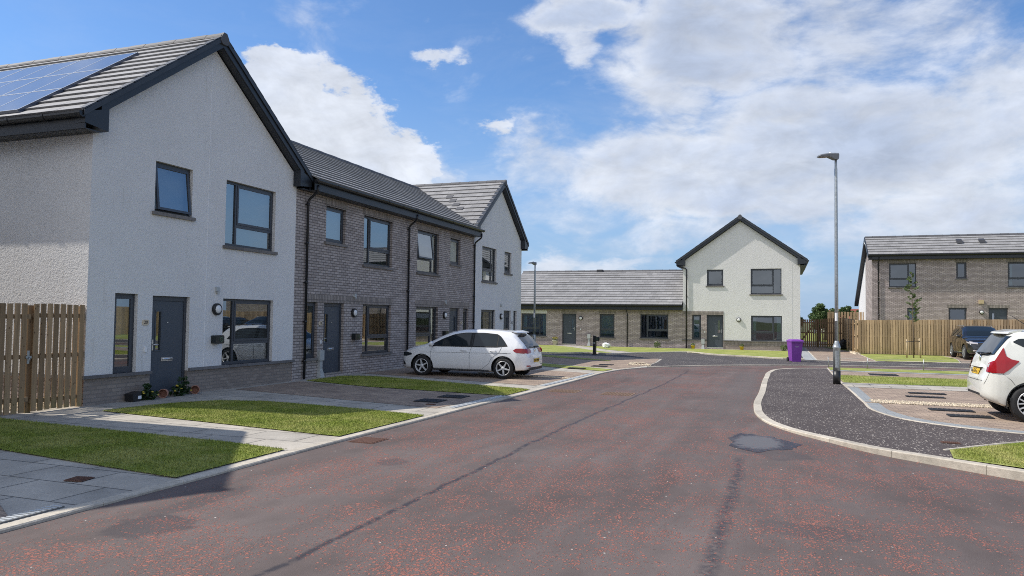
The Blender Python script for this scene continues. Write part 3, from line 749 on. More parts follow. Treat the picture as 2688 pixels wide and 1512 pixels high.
def gable_house(name, label, fr, W, depth, holes, zplinth=.5, floor_brick=None, door_gap=None, front='render', roofz=7.96, side='both', ridge_end=True, tan=TAN, eave=.4, ov=.22):
    x, y, z = fr(0, 0, 0)
    h = thing(name, label, 'house', (x, y, 0))
    um = W/2; zw = roofz - (um)*tan - .26; zw = min(zw, roofz-.28-um*tan+.0)
    ze = roofz-.28-um*tan
    top = [(0, ze), (W, ze), (um, roofz-.28)]
    wp = wall_panel(fr, 0, W, zplinth, top, holes)
    # returns down the sides and back
    b = wp
    b.quad((0, 0, zplinth), (0, -depth, zplinth), (0, -depth, ze), (0, 0, ze)); b.quad((W, 0, zplinth), (W, -depth, zplinth), (W, -depth, ze), (W, 0, ze))
    b.poly([(0, -depth, 0), (W, -depth, 0), (W, -depth, ze), (um, -depth, roofz-.28), (0, -depth, ze)])
    b.build('wall', M['render'], h)
    # brick plinth and its coping
    pl = wall_panel(fr, 0, W, 0, zplinth, holes, o=-.012, depth=.12)
    pl.build('plinth', M['plinX' if fr.kind in 'EW' else 'plinY'], h)
    for uu in (0.012, W-.012):
        q = MB(fr); q.quad((uu, -.012, 0), (uu, -depth, 0), (uu, -depth, zplinth), (uu, -.012, zplinth)); q.build('side_plinth', M['brickY' if fr.kind in 'EW' else 'brickX'], h)
    segs = []; cur = 0; dh = [hh for hh in holes if hh[2] < zplinth-.1]
    for hh in sorted(dh): segs.append((cur, hh[0])); cur = hh[1]
    segs.append((cur, W))
    c = MB(fr)
    for a, e in segs:
        if e-a < .05: continue
        a2 = a-.05 if a == 0 else a; e2 = e+.05 if e == W else e
        n = max(1, round((e2-a2)/.62)); L = (e2-a2)/n
        for i in range(n): c.box(a2+L*i+.003, a2+L*(i+1)-.003, -.08, .05+random.uniform(-.003, .003), zplinth-.005, zplinth+.055, random.random())
    c.box(-.05, .02, -depth, -.09, zplinth-.005, zplinth+.055); c.box(W-.02, W+.05, -depth, -.09, zplinth-.005, zplinth+.055)
    c.build('coping', M['coping'], h)
    s = MB(fr); t = MB(fr)
    L = um+eave; sl = math.hypot(L, L*tan)
    def V(u, o, zz): return Vector(fr(u, o, zz))
    for sgn in (-1, 1):
        E = V(um+sgn*L, ov-.02, roofz-L*tan); A = (V(0, -1, 0)-V(0, 0, 0)); U = (V(um, 0, roofz)-V(um+sgn*L, 0, roofz-L*tan)).normalized()
        roof_tiles(E, A, U, lambda s_: (0, depth+2*ov-.04), sl, par=h, dark=DARK.get((name, sgn), ()))
    ridge_caps(h, V(um, ov+.02, roofz+.03), V(um, -depth-ov, roofz+.03))
    # ridge end cap
    q = MB(fr); q.prism([(-.14, -.12), (-.12, -.03), (-.05, .08), (.05, .08), (.12, -.03), (.14, -.12), (.07, -.19), (-.07, -.19)], lambda a, e: (um+a, ov-.02, roofz+e), lambda a, e: (um+a, ov+.045, roofz+e)); q.build('ridge_end', M['ridge'], h)
    rake_trims(h, fr, 0, W, 0, 0, ov=ov, eave=eave, tan=tan, roofz=roofz)
    # eaves: fascia, soffit, gutter on both sides
    zt = roofz-L*tan
    for sgn in (-1, 1):
        ue = um+sgn*(L-.05); uw = um+sgn*(um-.0)
        f = MB(fr); f.box(min(ue, ue-sgn*.03), max(ue, ue-sgn*.03), -depth-ov, ov-.02, zt-.30, zt-.01)
        f.box(min(ue-sgn*.03, uw), max(ue-sgn*.03, uw), -depth-ov, ov-.02, zt-.305, zt-.29); f.build('fascia', M['fascia'], h)
        g0 = V(um+sgn*(L-.055), ov-.03, zt-.02); g1 = V(um+sgn*(L-.055), -depth, zt-.02)
        gutter(h, g0, g1, (V(sgn, 0, 0)-V(0, 0, 0)))
    return h
DARK = {('white_house_far', -1): ()}

def lintel(house, fr, u0, u1, z0, h=.215, o=.004):
    b = MB(fr); b.box(u0, u1, -.06, o, z0, z0+h); return b
def terrace(name, label, fr, u0, u1, zw, holes, lintels, depth, ridge_o, ridge_z, eave_z, ra, rb, side_walls=(True, True), ends=None, sold_band=None, gut=None, wallmat=None, soffz=None):
    """brick house with eaves towards the street. ra(z), rb(z): roof extent limits along u at height z"""
    x, y, z = fr(u0, 0, 0); h = thing(name, label, 'house', (x, y, 0))
    b = wall_panel(fr, u0, u1, 0, zw, holes)
    b.build('wall', wallmat or bmat(fr), h)
    b = MB(fr)
    if side_walls[0]: b.quad((u0, 0, 0), (u0, -depth, 0), (u0, -depth, zw), (u0, 0, zw))
    if side_walls[1]: b.quad((u1, 0, 0), (u1, -depth, 0), (u1, -depth, zw), (u1, 0, zw))
    b.quad((u0, -depth, 0), (u1, -depth, 0), (u1, -depth, zw), (u0, -depth, zw))
    b.build('rear_wall', M['brickY' if fr.kind in 'EW' else 'brickX'], h)
    if lintels:
        for a, e, zz in lintels:
            q = MB(fr); q.box(a, e, -.06, .005, zz, zz+.215); q.build('soldier_course', bmat(fr, True), h)
    def V(u, o, zz): return Vector(fr(u, o, zz))
    eo = .4; run = eo-ridge_o; tn = (ridge_z-eave_z)/run; sl = math.hypot(run, ridge_z-eave_z); sn = (ridge_z-eave_z)/sl
    A = (V(1, 0, 0)-V(0, 0, 0))
    for sgn, oo in ((1, eo), (-1, 2*ridge_o-eo)):
        E = V(0, oo, eave_z); U = (V(0, ridge_o, ridge_z)-V(0, oo, eave_z)).normalized()
        roof_tiles(E, A, U, lambda s_: (ra(eave_z+s_*sn), rb(eave_z+s_*sn)), sl, par=h)
    ridge_caps(h, V(ra(ridge_z), ridge_o, ridge_z+.035), V(rb(ridge_z), ridge_o, ridge_z+.035))
    g0, g1 = gut if gut else (u0, u1)
    f = MB(fr); f.box(g0, g1, eo-.08, eo-.05, eave_z-.29, eave_z-.01); f.box(g0, g1, 0, eo-.08, eave_z-.30, eave_z-.285)
    f.build('fascia', M['fascia'], h)
    gutter(h, V(g0, eo-.05, eave_z-.015), V(g1, eo-.05, eave_z-.015), (V(0, 1, 0)-V(0, 0, 0)))
    return h
# ------------------------------------------------------------------ cars
def lerp(pts, x):
    if x <= pts[0][0]: return pts[0][1]
    for (a, b), (c, d) in zip(pts, pts[1:]):
        if x <= c: return b + (d-b)*(x-a)/(c-a) if c > a else d
    return pts[-1][1]
class Car:
    """x from the rear bumper (0) to the nose (L), y to the left, z up"""
    def __init__(s, name, label, spec, loc, rz, scale=1.0):
        s.k = spec; s.root = thing(name, label, 'car', loc); s.root['_o'] = [0, 0, 0]
        s.root.rotation_euler = (0, 0, rz); s.root.scale = (scale, scale, scale*spec.get('zs', 1))
        s.W = spec['W']/2; s.L = spec['L']
    def zt(s, x):
        a = s.k['top']; e = .03
        return (lerp(a, x-e)+2*lerp(a, x)+lerp(a, x+e))/4
    def ys(s, x, z): return s.W*lerp(s.k['plan'], x)*lerp(s.k['side'], z)
    def Y(s, x): return s.ys(x, s.zt(x)-.07)
    def ztop(s, x, y):
        Y = s.Y(x); q = min(1, abs(y)/Y); cr = s.k.get('crown', .03)
        d = .07*max(0, (q-.78)/.22)**2
        return s.zt(x)+cr*(1-q*q)-cr*.5-d
    def body(s, mat):
        xs = []; x = 0
        key = sorted({p[0] for p in s.k['top']})
        while x < s.L: xs.append(x); x += .03 if (x < .75 or x > s.L-.35) else .09
        xs.append(s.L); b = MB(); rings = []
        for x in xs:
            zb = lerp(s.k['bot'], x); Yt = s.Y(x); zs = s.ztop(x, Yt)
            half = [(0, zb), (s.ys(x, zb+.05)*.88, zb), (s.ys(x, zb+.05)*.97, zb+.03)]
            n = 9; z0 = zb+.09
            for k in range(n): z = z0+(zs-z0)*k/(n-1); half.append((s.ys(x, z), z))
            for q in (.97, .92, .86, .78, .6, .35): half.append((Yt*q, s.ztop(x, Yt*q)))
            half.append((0, s.ztop(x, 0)))
            ring = [b.P(x, y, z) for y, z in half] + [b.P(x, -y, z) for y, z in half[-2:0:-1]]
            rings.append(ring)
        n = len(rings[0])
        for a, c in zip(rings, rings[1:]):
            for k in range(n): b.face([a[k], a[(k+1) % n], c[(k+1) % n], c[k]], .5, True)
        b.face(rings[0][::-1], .5, False); b.face(rings[-1], .5, False)
        ob = b.build('body', mat, s.root)
        # wheel arches cut out of the shell
        cut = MB()
        for wx in s.k['wheels']:
            for sg in (-1, 1):
                cut.lathe((wx, 0, s.k['wr']), [(s.k['arch'], sg*(s.W+.2)), (s.k['arch'], sg*(s.W-.26))], 40, 'y')
        c = cut.build('cutter', mat, None, smooth=False)
        c.parent = s.root
        bpy.context.view_layer.update()
        md = ob.modifiers.new('b', 'BOOLEAN'); md.operation = 'DIFFERENCE'; md.solver = 'EXACT'; md.object = c
        dg = bpy.context.evaluated_depsgraph_get(); me = bpy.data.meshes.new_from_object(ob.evaluated_get(dg))
        ob.modifiers.clear(); ob.data = me; bpy.data.objects.remove(c)
        me.polygons.foreach_set('use_smooth', [True]*len(me.polygons))
        try: me.set_sharp_from_angle(angle=R(38))
        except Exception: pass
        s.bodyob = ob
        return ob
    # patches lying on the shell: poly is a pair (lower, upper) of polylines in (x,z)
    def side(s, name, lo, up, mat, parent=None, off=.004, sides=(1, -1), nx=14, nz=5, th=.0):
        x0, x1 = lo[0][0], lo[-1][0]
        for sg in sides:
            b = MB(); G = []
            for i in range(nx+1):
                x = x0+(x1-x0)*i/nx; a, c = lerp(lo, x), max(lerp(up, x), lerp(lo, x)+.001)
                G.append([b.P(x, sg*(s.ys(x, a+(c-a)*j/nz)+off), a+(c-a)*j/nz) for j in range(nz+1)])
            for i in range(nx):
                for j in range(nz): b.face([G[i][j], G[i+1][j], G[i+1][j+1], G[i][j+1]], .5, True)
            ob = b.build(name, M[mat], parent or s.root)
        return ob
    def top(s, name, x0, x1, yf, mat, parent=None, off=.006, nx=12, ny=10, y0f=None):
        b = MB(); G = []
        for i in range(nx+1):
            x = x0+(x1-x0)*i/nx; y1 = yf(x)
            ya = -y1 if y0f is None else y0f(x)
            row = []
            for j in range(ny+1):
                y = ya+(y1-ya)*j/ny; z = s.ztop(x, y); e = .01
                nx_ = -(s.ztop(x+e, y)-s.ztop(x-e, y))/(2*e); ln = math.hypot(nx_, 1)
                row.append(b.P(x+off*nx_/ln, y, z+off/ln))
            G.append(row)
        for i in range(nx):
            for j in range(ny): b.face([G[i][j], G[i+1][j], G[i+1][j+1], G[i][j+1]], .5, True)
        return b.build(name, M[mat], parent or s.root)
    def xend(s, y, z, rear):
        """x of the shell's rear (or front) surface at (y,z)"""
        L = s.L; xs = [i*.01 for i in range(90)] if rear else [L-i*.01 for i in range(90)]
        ok = lambda x: s.ztop(x, y) >= z and s.ys(x, z) >= abs(y)-.001
        for i, x in enumerate(xs):
            if ok(x):
                if i == 0: return x
                a, c = xs[i-1], x
                for _ in range(8):
                    m = (a+c)/2
                    if ok(m): c = m
                    else: a = m
                return c
        return xs[-1]
    def end(s, name, pts, mat, rear=True, parent=None, off=.006, ny=8, nz=6, mirror=False):
        """pts: (lower, upper) polylines in (y,z)"""
        lo, up = pts; sg = -1 if rear else 1
        for ms in ((1, -1) if mirror else (1,)):
            b = MB(); G = []
            for i in range(ny+1):
                y = lo[0][0]+(lo[-1][0]-lo[0][0])*i/ny; a, c = lerp(lo, y), lerp(up, y)
                G.append([b.P(s.xend(y, a+(c-a)*j/nz, rear)+sg*off, ms*y, a+(c-a)*j/nz) for j in range(nz+1)])
            for i in range(ny):
                for j in range(nz): b.face([G[i][j], G[i+1][j], G[i+1][j+1], G[i][j+1]], .5, True)
            ob = b.build(name, M[mat], parent or s.root)
        return ob
    def line(s, name, pts, mat='seamc', r=.004, sides=(1, -1), parent=None):
        for sg in sides:
            b = MB(); P = []
            for (a, c), (d, e) in zip(pts, pts[1:]):
                n = max(1, int(math.hypot(d-a, e-c)/.08))
                for i in range(n): x = a+(d-a)*i/n; z = c+(e-c)*i/n; P.append((x, sg*(s.ys(x, z)+.0005), z))
            x, z = pts[-1]; P.append((x, sg*s.ys(x, z), z)); b.tube(P, r, 5)
            b.build(name, M[mat], parent or s.root)
    def wheel(s, wx, sg, spokes=5, style='five'):
        r = s.k['wr']; y = sg*(s.W-.015); w = .2
        t = MB(); c = (wx, y, r)
        pr = [(r*.66, 0), (r*.70, 0.004), (r*.9, .006), (r*.985, -.02), (r, -.05), (r, -w+.05), (r*.985, -w+.02), (r*.9, -w), (r*.66, -w)]
        t.lathe(c, [(a, sg*h) for a, h in pr], 32, 'y', cap=False); wh = t.build('wheel', M['rubber'], s.root, smooth=True)
        try: wh.data.set_sharp_from_angle(angle=R(50))
        except Exception: pass
        d = MB(); d.lathe(c, [(.02, -sg*.085), (r*.64, -sg*.085), (r*.64, -sg*.08)], 24, 'y'); d.build('brake_disc', M['well'], wh)
        q = MB(); q.lathe(c, [(r*.62, -sg*.08), (r*.625, sg*.0), (r*.655, sg*.008), (r*.685, sg*.004), (r*.685, -sg*.02), (r*.66, -sg*.08)], 32, 'y', cap=False)
        q.lathe(c, [(.05, -sg*.05), (.06, sg*-.012), (.045, sg*.002), (.01, sg*.004)], 14, 'y')
        ph = s.k.get('phase', .3)
        for i in range(spokes):
            a = ph+wx*.7+i*2*math.pi/spokes; ca, sa = math.cos(a), math.sin(a)
            for k in ((-1, 1) if style == 'twin' else (0,)):
                w0, w1 = (.03, .026) if style != 'twin' else (.014, .018)
                o0, o1 = k*.018, k*.045
                def p(rr, t_, hh): return (c[0]+rr*ca-t_*sa, c[1]+sg*hh, c[2]+rr*sa+t_*ca)
                q.hexa([p(.03, o0-w0, -.04), p(.03, o0+w0, -.04), p(r*.64, o1+w1*.75, -.03), p(r*.64, o1-w1*.75, -.03)],
                       [p(.03, o0-w0*.8, -.006), p(.03, o0+w0*.8, -.006), p(r*.64, o1+w1*.6, .004), p(r*.64, o1-w1*.6, .004)])
        q.build('rim', M[s.k.get('rim', 'alloy')], wh)
        # arch lining
        a = MB(); n = 24; A = s.k['arch']-.003
        ra = [a.P(wx+A*math.cos(math.pi*i/n*1.16-.25), sg*(s.W-.035), r+A*math.sin(math.pi*i/n*1.16-.25)) for i in range(n+1)]
        rb = [a.P(wx+A*math.cos(math.pi*i/n*1.16-.25), sg*(s.W-.255), r+A*math.sin(math.pi*i/n*1.16-.25)) for i in range(n+1)]
        for i in range(n): a.face([ra[i], ra[i+1], rb[i+1], rb[i]])
        a.build('wheel_arch_liner', M['well'], s.root)
    def mirror_(s, x, z, mat, sides=(1, -1)):
        for sg in sides:
            b = MB(); y = s.ys(x, z)
            b.tube([(x+.02, sg*(y-.01), z-.02), (x+.02, sg*(y+.06), z)], .018, 6)
            m = b.build('wing_mirror', M['trim'], s.root)
            b = MB(); b.lathe((x+.03, 0, 0), [], 8) if False else None
            pr = [(.02, -.085), (.055, -.075), (.075, -.03), (.078, .03), (.055, .08), (.02, .09)]
            rings = []
            for rr, h in pr: rings.append([b.P(x-.03+.09*(.5+.5*math.cos(k*2*math.pi/10))*1.2, sg*(y+.13+h), z+.03+rr*math.sin(k*2*math.pi/10)) for k in range(10)])
            for i in range(len(rings)-1):
                for k in range(10): b.face([rings[i][k], rings[i][(k+1) % 10], rings[i+1][(k+1) % 10], rings[i+1][k]], .5, True)
            b.face(rings[0]); b.face(rings[-1][::-1]); b.build('mirror_cap', mat, m)
    def handle(s, x, z, mat, sides=(1, -1)):
        for sg in sides:
            b = MB(); P = [(x-.1+.2*i/6, sg*(s.ys(x, z)+.012+.018*math.sin(math.pi*i/6)), z+.0) for i in range(7)]
            b.tube(P, .013, 6); b.build('door_handle', mat, s.root)

def golf(loc, rz, scale):
    k = dict(zs=.965, W=1.79, L=4.17, wr=.318, arch=.375, wheels=(.74, 3.37), phase=.31,
      top=[(0, .62), (.04, .80), (.09, .90), (.16, 1.02), (.34, 1.22), (.50, 1.375), (.62, 1.42), (1.0, 1.455), (1.6, 1.475), (2.1, 1.462), (2.5, 1.40), (2.85, 1.245), (3.2, 1.06), (3.36, .985), (3.6, .93), (3.9, .84), (4.04, .76), (4.12, .66), (4.17, .52)],
      bot=[(0, .36), (.12, .27), (.5, .22), (1.2, .19), (3.0, .19), (3.9, .2), (4.17, .24)],
      plan=[(0, .66), (.05, .80), (.14, .91), (.35, .975), (.8, 1), (2.9, 1), (3.5, .99), (3.77, .945), (3.97, .86), (4.09, .76), (4.17, .62)],
      side=[(.18, .90), (.3, .965), (.5, .995), (.62, 1), (.80, .99), (.92, .965), (1.05, .895), (1.25, .79), (1.42, .70)], crown=.035)
    c = Car('parked_car', 'white five-door hatchback with five-spoke alloys parked outside the brick terrace', k, loc, rz, scale)
    c.body(M['carwhite'])
    bl = [(.62, .985), (.95, .955), (2.2, .945), (3.12, .935)]
    gl = lambda a, e: [(a, lerp(bl, a)), (e, lerp(bl, e))]
    upr = [(.62, .99), (.72, 1.12), (.86, 1.27), (.98, 1.345), (1.4, 1.38), (2.0, 1.375), (2.35, 1.325), (2.7, 1.185), (3.0, 1.03), (3.13, .945)]
    c.side('window_surround', [(.62, .975), (.95, .945), (2.2, .935), (3.14, .93)], upr, 'seamd', off=.003, nx=40)
    sh = lambda a, e, m=.02: ([(a, lerp(bl, a)+m)] + [(e, lerp(bl, e)+m)], [(x, z-m) for x, z in upr])
    for nm, a, e in (('rear_quarter_window', .70, .93), ('rear_door_window', .96, 1.70), ('front_door_window', 1.82, 3.0)):
        lo, up = sh(a, e); c.side(nm, lo, up, 'cglass', off=.006, nx=24)
    c.top('windscreen', 2.32, 3.26, lambda x: c.Y(x)*.90, 'cglass', nx=16)
    c.end('rear_window', ([(-.56, .93), (.56, .93)], [(-.52, 1.30), (-.3, 1.345), (.3, 1.345), (.52, 1.30)]), 'cglass', ny=14, nz=8, off=.016)
    s = MB()
    n = 12
    for i in range(n):
        y0, y1 = -.56+1.12*i/n, -.56+1.12*(i+1)/n
        f = lambda y: .33+.1*(y/.56)**2
        s.hexa([(f(y0), y0, 1.385), (f(y1), y1, 1.385), (.62, y1, 1.42), (.62, y0, 1.42)], [(f(y0)+.01, y0, 1.415), (f(y1)+.01, y1, 1.415), (.64, y1, 1.455), (.64, y0, 1.455)])
    s.build('roof_spoiler', M['carwhite'], c.root)
    # rear lamps wrap the corner
    t1 = c.side('tail_lamp', [(.05, .80), (.12, .775), (.34, .80), (.44, .86)], [(.05, .875), (.14, .93), (.36, .925), (.44, .865)], 'redlens', off=.008, nx=10)
    c.end('tail_lamp', ([(.36, .80), (.72, .77)], [(.36, .91), (.72, .93)]), 'redlens', mirror=True, off=.008)
    c.end('reflector', ([(.52, .385), (.72, .385)], [(.52, .41), (.72, .425)]), 'redlens', mirror=True, off=.006)
    c.end('rear_diffuser', ([(-.6, .27), (.6, .27)], [(-.56, .35), (.56, .35)]), 'trim', off=.004)
    pl = c.end('number_plate', ([(-.26, .50), (.26, .50)], [(-.26, .61), (.26, .61)]), 'plate', off=.012)
    text('SF64 WNV', .105, (-.016, 0, .553), (R(90), 0, R(-90)), M['ink'], pl, 'plate_lettering', .001)
    q = MB(); q.lathe((c.xend(0, .86, True)-.004, 0, .86), [(.055, 0), (.055, -.012), (.04, -.014)], 20, 'x'); q.build('round_badge', M['chrome'], c.root)
    c.line('door_gap', [(3.02, .93), (3.07, .78), (3.06, .35), (2.98, .26)]); c.line('door_gap', [(1.76, 1.36), (1.74, .95), (1.80, .72), (1.80, .27)])
    c.line('door_gap', [(.80, .95), (.86, .80), (1.10, .62), (1.18, .45), (1.42, .27)]); c.line('door_gap', [(1.42, .265), (2.98, .255)])
    c.line('swage_line', [(.5, .775), (1.6, .765), (3.4, .745)], r=.0035)
    c.line('fuel_flap', [(.62, .78), (.76, .78)], sides=(1,))
    c.line('sill_trim', [(1.2, .225), (3.1, .225)], 'trim', .025)
    c.mirror_(2.98, .985, M['carwhite'])
    c.handle(1.98, .83, M['carwhite']); c.handle(1.06, .845, M['carwhite'])
    c.side('headlamp', [(3.72, .655), (3.94, .60), (4.08, .60)], [(3.72, .70), (3.94, .74), (4.08, .71)], 'cglass', off=.006, nx=10)
    c.end('headlamp', ([(.42, .60), (.74, .60)], [(.42, .67), (.74, .72)]), 'clearlens', False, mirror=True)
    c.end('front_grille', ([(-.42, .60), (.42, .60)], [(-.42, .655), (.42, .655)]), 'trim', False)
    c.end('lower_grille', ([(-.7, .27), (.7, .27)], [(-.7, .42), (.7, .42)]), 'trim', False)
    c.side('bumper_intake', [(3.97, .33), (4.12, .33)], [(3.97, .36), (4.12, .5)], 'trim', off=.005)
    a = MB(); a.hexa([(.95, -.02, 1.46), (.95, .02, 1.46), (1.10, .02, 1.46), (1.10, -.02, 1.46)], [(.93, -.005, 1.52), (.93, .005, 1.52), (.98, .005, 1.515), (.98, -.005, 1.515)]); a.build('roof_aerial', M['black'], c.root)
    w = MB(); w.tube([(c.xend(0, .95, True)-.02, .02, .945), (c.xend(.3, .96, True)-.02, .36, .97)], .012, 6); w.build('rear_wiper', M['black'], c.root)
    for wx in k['wheels']:
        for sg in (1, -1): c.wheel(wx, sg)
    # seats and wheel glimpsed through the glass
    i = MB()
    for x in (1.25, 2.15):
        for y in (-.38, .38): i.box(x-.06, x+.06, y-.2, y+.2, .6, 1.02); i.box(x-.05, x+.04, y-.11, y+.11, 1.05, 1.24)
    i.build('seats', M['trim'], c.root)
    return c
def hatch(loc, rz, scale=1.0):
    k = dict(zs=1.055, W=1.70, L=4.1, wr=.312, arch=.37, wheels=(.70, 3.30), phase=.2,
      top=[(0, .66), (.03, .74), (.07, .80), (.11, .98), (.15, 1.05), (.22, 1.16), (.42, 1.44), (.50, 1.50), (.62, 1.525), (1.2, 1.55), (1.9, 1.545), (2.3, 1.49), (2.8, 1.24), (3.2, 1.03), (3.5, .96), (3.85, .84), (4.02, .7), (4.1, .5)],
      bot=[(0, .40), (.1, .33), (.3, .25), (.5, .22), (1.2, .19), (3.0, .19), (3.8, .2), (4.1, .24)],
      plan=[(0, .60), (.03, .72), (.07, .80), (.12, .87), (.2, .93), (.32, .97), (.6, 1), (2.9, 1), (3.4, .98), (3.75, .92), (3.95, .82), (4.1, .6)],
      side=[(.18, .90), (.3, .95), (.5, .985), (.68, 1), (.85, .995), (1.0, .965), (1.12, .92), (1.3, .85), (1.52, .755)], crown=.03)
    c = Car('parked_car', 'warm white hatchback with boomerang tail lamps cut off by the right edge', k, loc, rz, scale)
    c.body(M['carcream'])
    lamp_lo = [(.12, .805), (.29, .805), (.40, .89), (.53, 1.01)]
    lamp_up = [(.12, .86), (.15, .98), (.25, 1.14), (.315, 1.245), (.345, 1.095), (.42, 1.045), (.53, 1.02)]
    c.side('tail_lamp', lamp_lo, lamp_up, 'redlens', off=.014, nx=36, nz=8)
    c.end('tail_lamp', ([(.62, .82), (.76, .81)], [(.62, .96), (.66, .98), (.76, 1.02)]), 'redlens', mirror=True, off=.014)
    c.end('reversing_lamp', ([(.64, .90), (.69, .90)], [(.64, .95), (.69, .965)]), 'clearlens', mirror=True, off=.018)
    c.end('rear_window', ([(-.64, 1.12), (-.3, 1.085), (.3, 1.085), (.64, 1.12)], [(-.58, 1.43), (-.3, 1.455), (.3, 1.455), (.58, 1.43)]), 'cglass', ny=16, nz=10, off=.016)
    # hatch outline, number plate recess and garnish
    c.end('plate_recess', ([(-.32, .66), (.32, .66)], [(-.32, .80), (.32, .80)]), 'carcream', off=.002)
    pl = c.end('number_plate', ([(-.26, .755), (.26, .755)], [(-.26, .865), (.26, .865)]), 'plate', off=.02)
    xp = c.xend(0, .79, True)
    text('SL66 YAG', .108, (xp-.045, 0, .81), (R(90), 0, R(-90)), M['ink'], pl, 'plate_lettering', .001)
    g = MB(); x = c.xend(0, .89, True); g.hexa([(x-.06, -.34, .88), (x+.05, -.34, .88), (x+.05, .34, .88), (x-.06, .34, .88)], [(x-.035, -.30, .935), (x+.05, -.30, .935), (x+.05, .30, .935), (x-.035, .30, .935)]); g.build('tailgate_garnish', M['carcream'], c.root)
    g = MB(); g.box(x-.05, x-.0, -.3, .3, .872, .879); g.build('plate_lamp', M['seamd'], c.root)
    q = MB(); xb = c.xend(0, 1.015, True); q.lathe((xb-.002, 0, 1.015), [(.06, 0), (.06, -.012), (.045, -.016)], 20, 'x'); q.build('round_badge', M['chrome'], c.root)
    w = MB(); w.tube([(c.xend(0, 1.08, True)-.03, 0, 1.08), (c.xend(.1, 1.12, True)-.035, .1, 1.115)], .022, 6); w.tube([(c.xend(0, 1.10, True)-.03, .02, 1.10), (c.xend(-.44, 1.14, True)-.03, -.48, 1.14)], [.016, .01], 6); w.build('rear_wiper', M['black'], c.root)
    b = MB()
    for i in range(12):
        y0, y1 = -.58+1.16*i/12, -.58+1.16*(i+1)/12; f = lambda y: .33+.09*(y/.58)**2
        b.hexa([(f(y0), y0, 1.47), (f(y1), y1, 1.47), (.62, y1, 1.50), (.62, y0, 1.50)], [(f(y0)+.02, y0, 1.50), (f(y1)+.02, y1, 1.50), (.66, y1, 1.545), (.66, y0, 1.545)])
    b.build('roof_spoiler', M['carcream'], c.root)
    c.line('bumper_gap', [(.28, .80), (.40, .70), (.46, .62)], 'seamc'); c.line('hatch_gap', [(.03, .60), (.06, .68), (.105, .82)], 'seamc')
    c.end('hatch_gap', ([(-.55, .655), (.55, .655)], [(-.55, .665), (.55, .665)]), 'seamc', nz=1, off=.004)
    up = [(.85, 1.14), (1.0, 1.24), (1.2, 1.34), (1.8, 1.41), (2.1, 1.39), (2.45, 1.28), (3.0, 1.0)]
    c.side('rear_quarter_window', [(.47, 1.33), (.62, 1.25), (1.08, 1.10)], [(.47, 1.34), (.56, 1.39), (1.08, 1.40)], 'cglass', off=.006, nx=14)
    c.side('rear_door_window', [(1.14, 1.06), (1.85, 1.02)], [(1.14, 1.36), (1.85, 1.41)], 'cglass', off=.006)
    c.side('front_door_window', [(1.92, 1.02), (2.95, .97)], [(1.92, 1.41), (2.1, 1.40), (2.45, 1.28), (2.95, 1.0)], 'cglass', off=.006)
    c.top('windscreen', 2.25, 3.15, lambda x: c.Y(x)*.88, 'cglass')
    c.line('door_gap', [(3.0, .95), (3.02, .3)]); c.line('door_gap', [(1.88, 1.4), (1.88, .27)]); c.line('door_gap', [(1.1, 1.05), (1.2, .62), (1.42, .3)])
    c.handle(1.3, .95, M['carcream']); c.handle(2.15, .93, M['carcream']); c.mirror_(2.85, 1.03, M['carcream'])
    for sg in (1, -1):
        m = MB(); m.hexa([(.43, sg*.62, .16), (.46, sg*.62, .16), (.46, sg*.83, .16), (.43, sg*.83, .16)], [(.38, sg*.62, .40), (.43, sg*.62, .40), (.43, sg*.835, .40), (.38, sg*.835, .40)])
        m.build('mud_flap', M['trim'], c.root)
    c.end('rear_underside_trim', ([(-.45, .40), (.45, .40)], [(-.40, .44), (.40, .44)]), 'trim', off=.004)
    a = MB(); a.tube([(.95, 0, 1.55), (.60, 0, 1.80)], [.008, .004], 6); a.lathe((.97, 0, 1.545), [(.03, 0), (.02, .02)], 10); a.build('roof_aerial', M['black'], c.root)
    c.side('headlamp', [(3.5, .76), (3.9, .62)], [(3.5, .80), (3.9, .76)], 'clearlens', off=.006)
    c.end('front_grille', ([(-.5, .3), (.5, .3)], [(-.5, .6), (.5, .6)]), 'trim', False)
    for wx in k['wheels']:
        for sg in (1, -1): c.wheel(wx, sg, 7, 'twin')
    return c
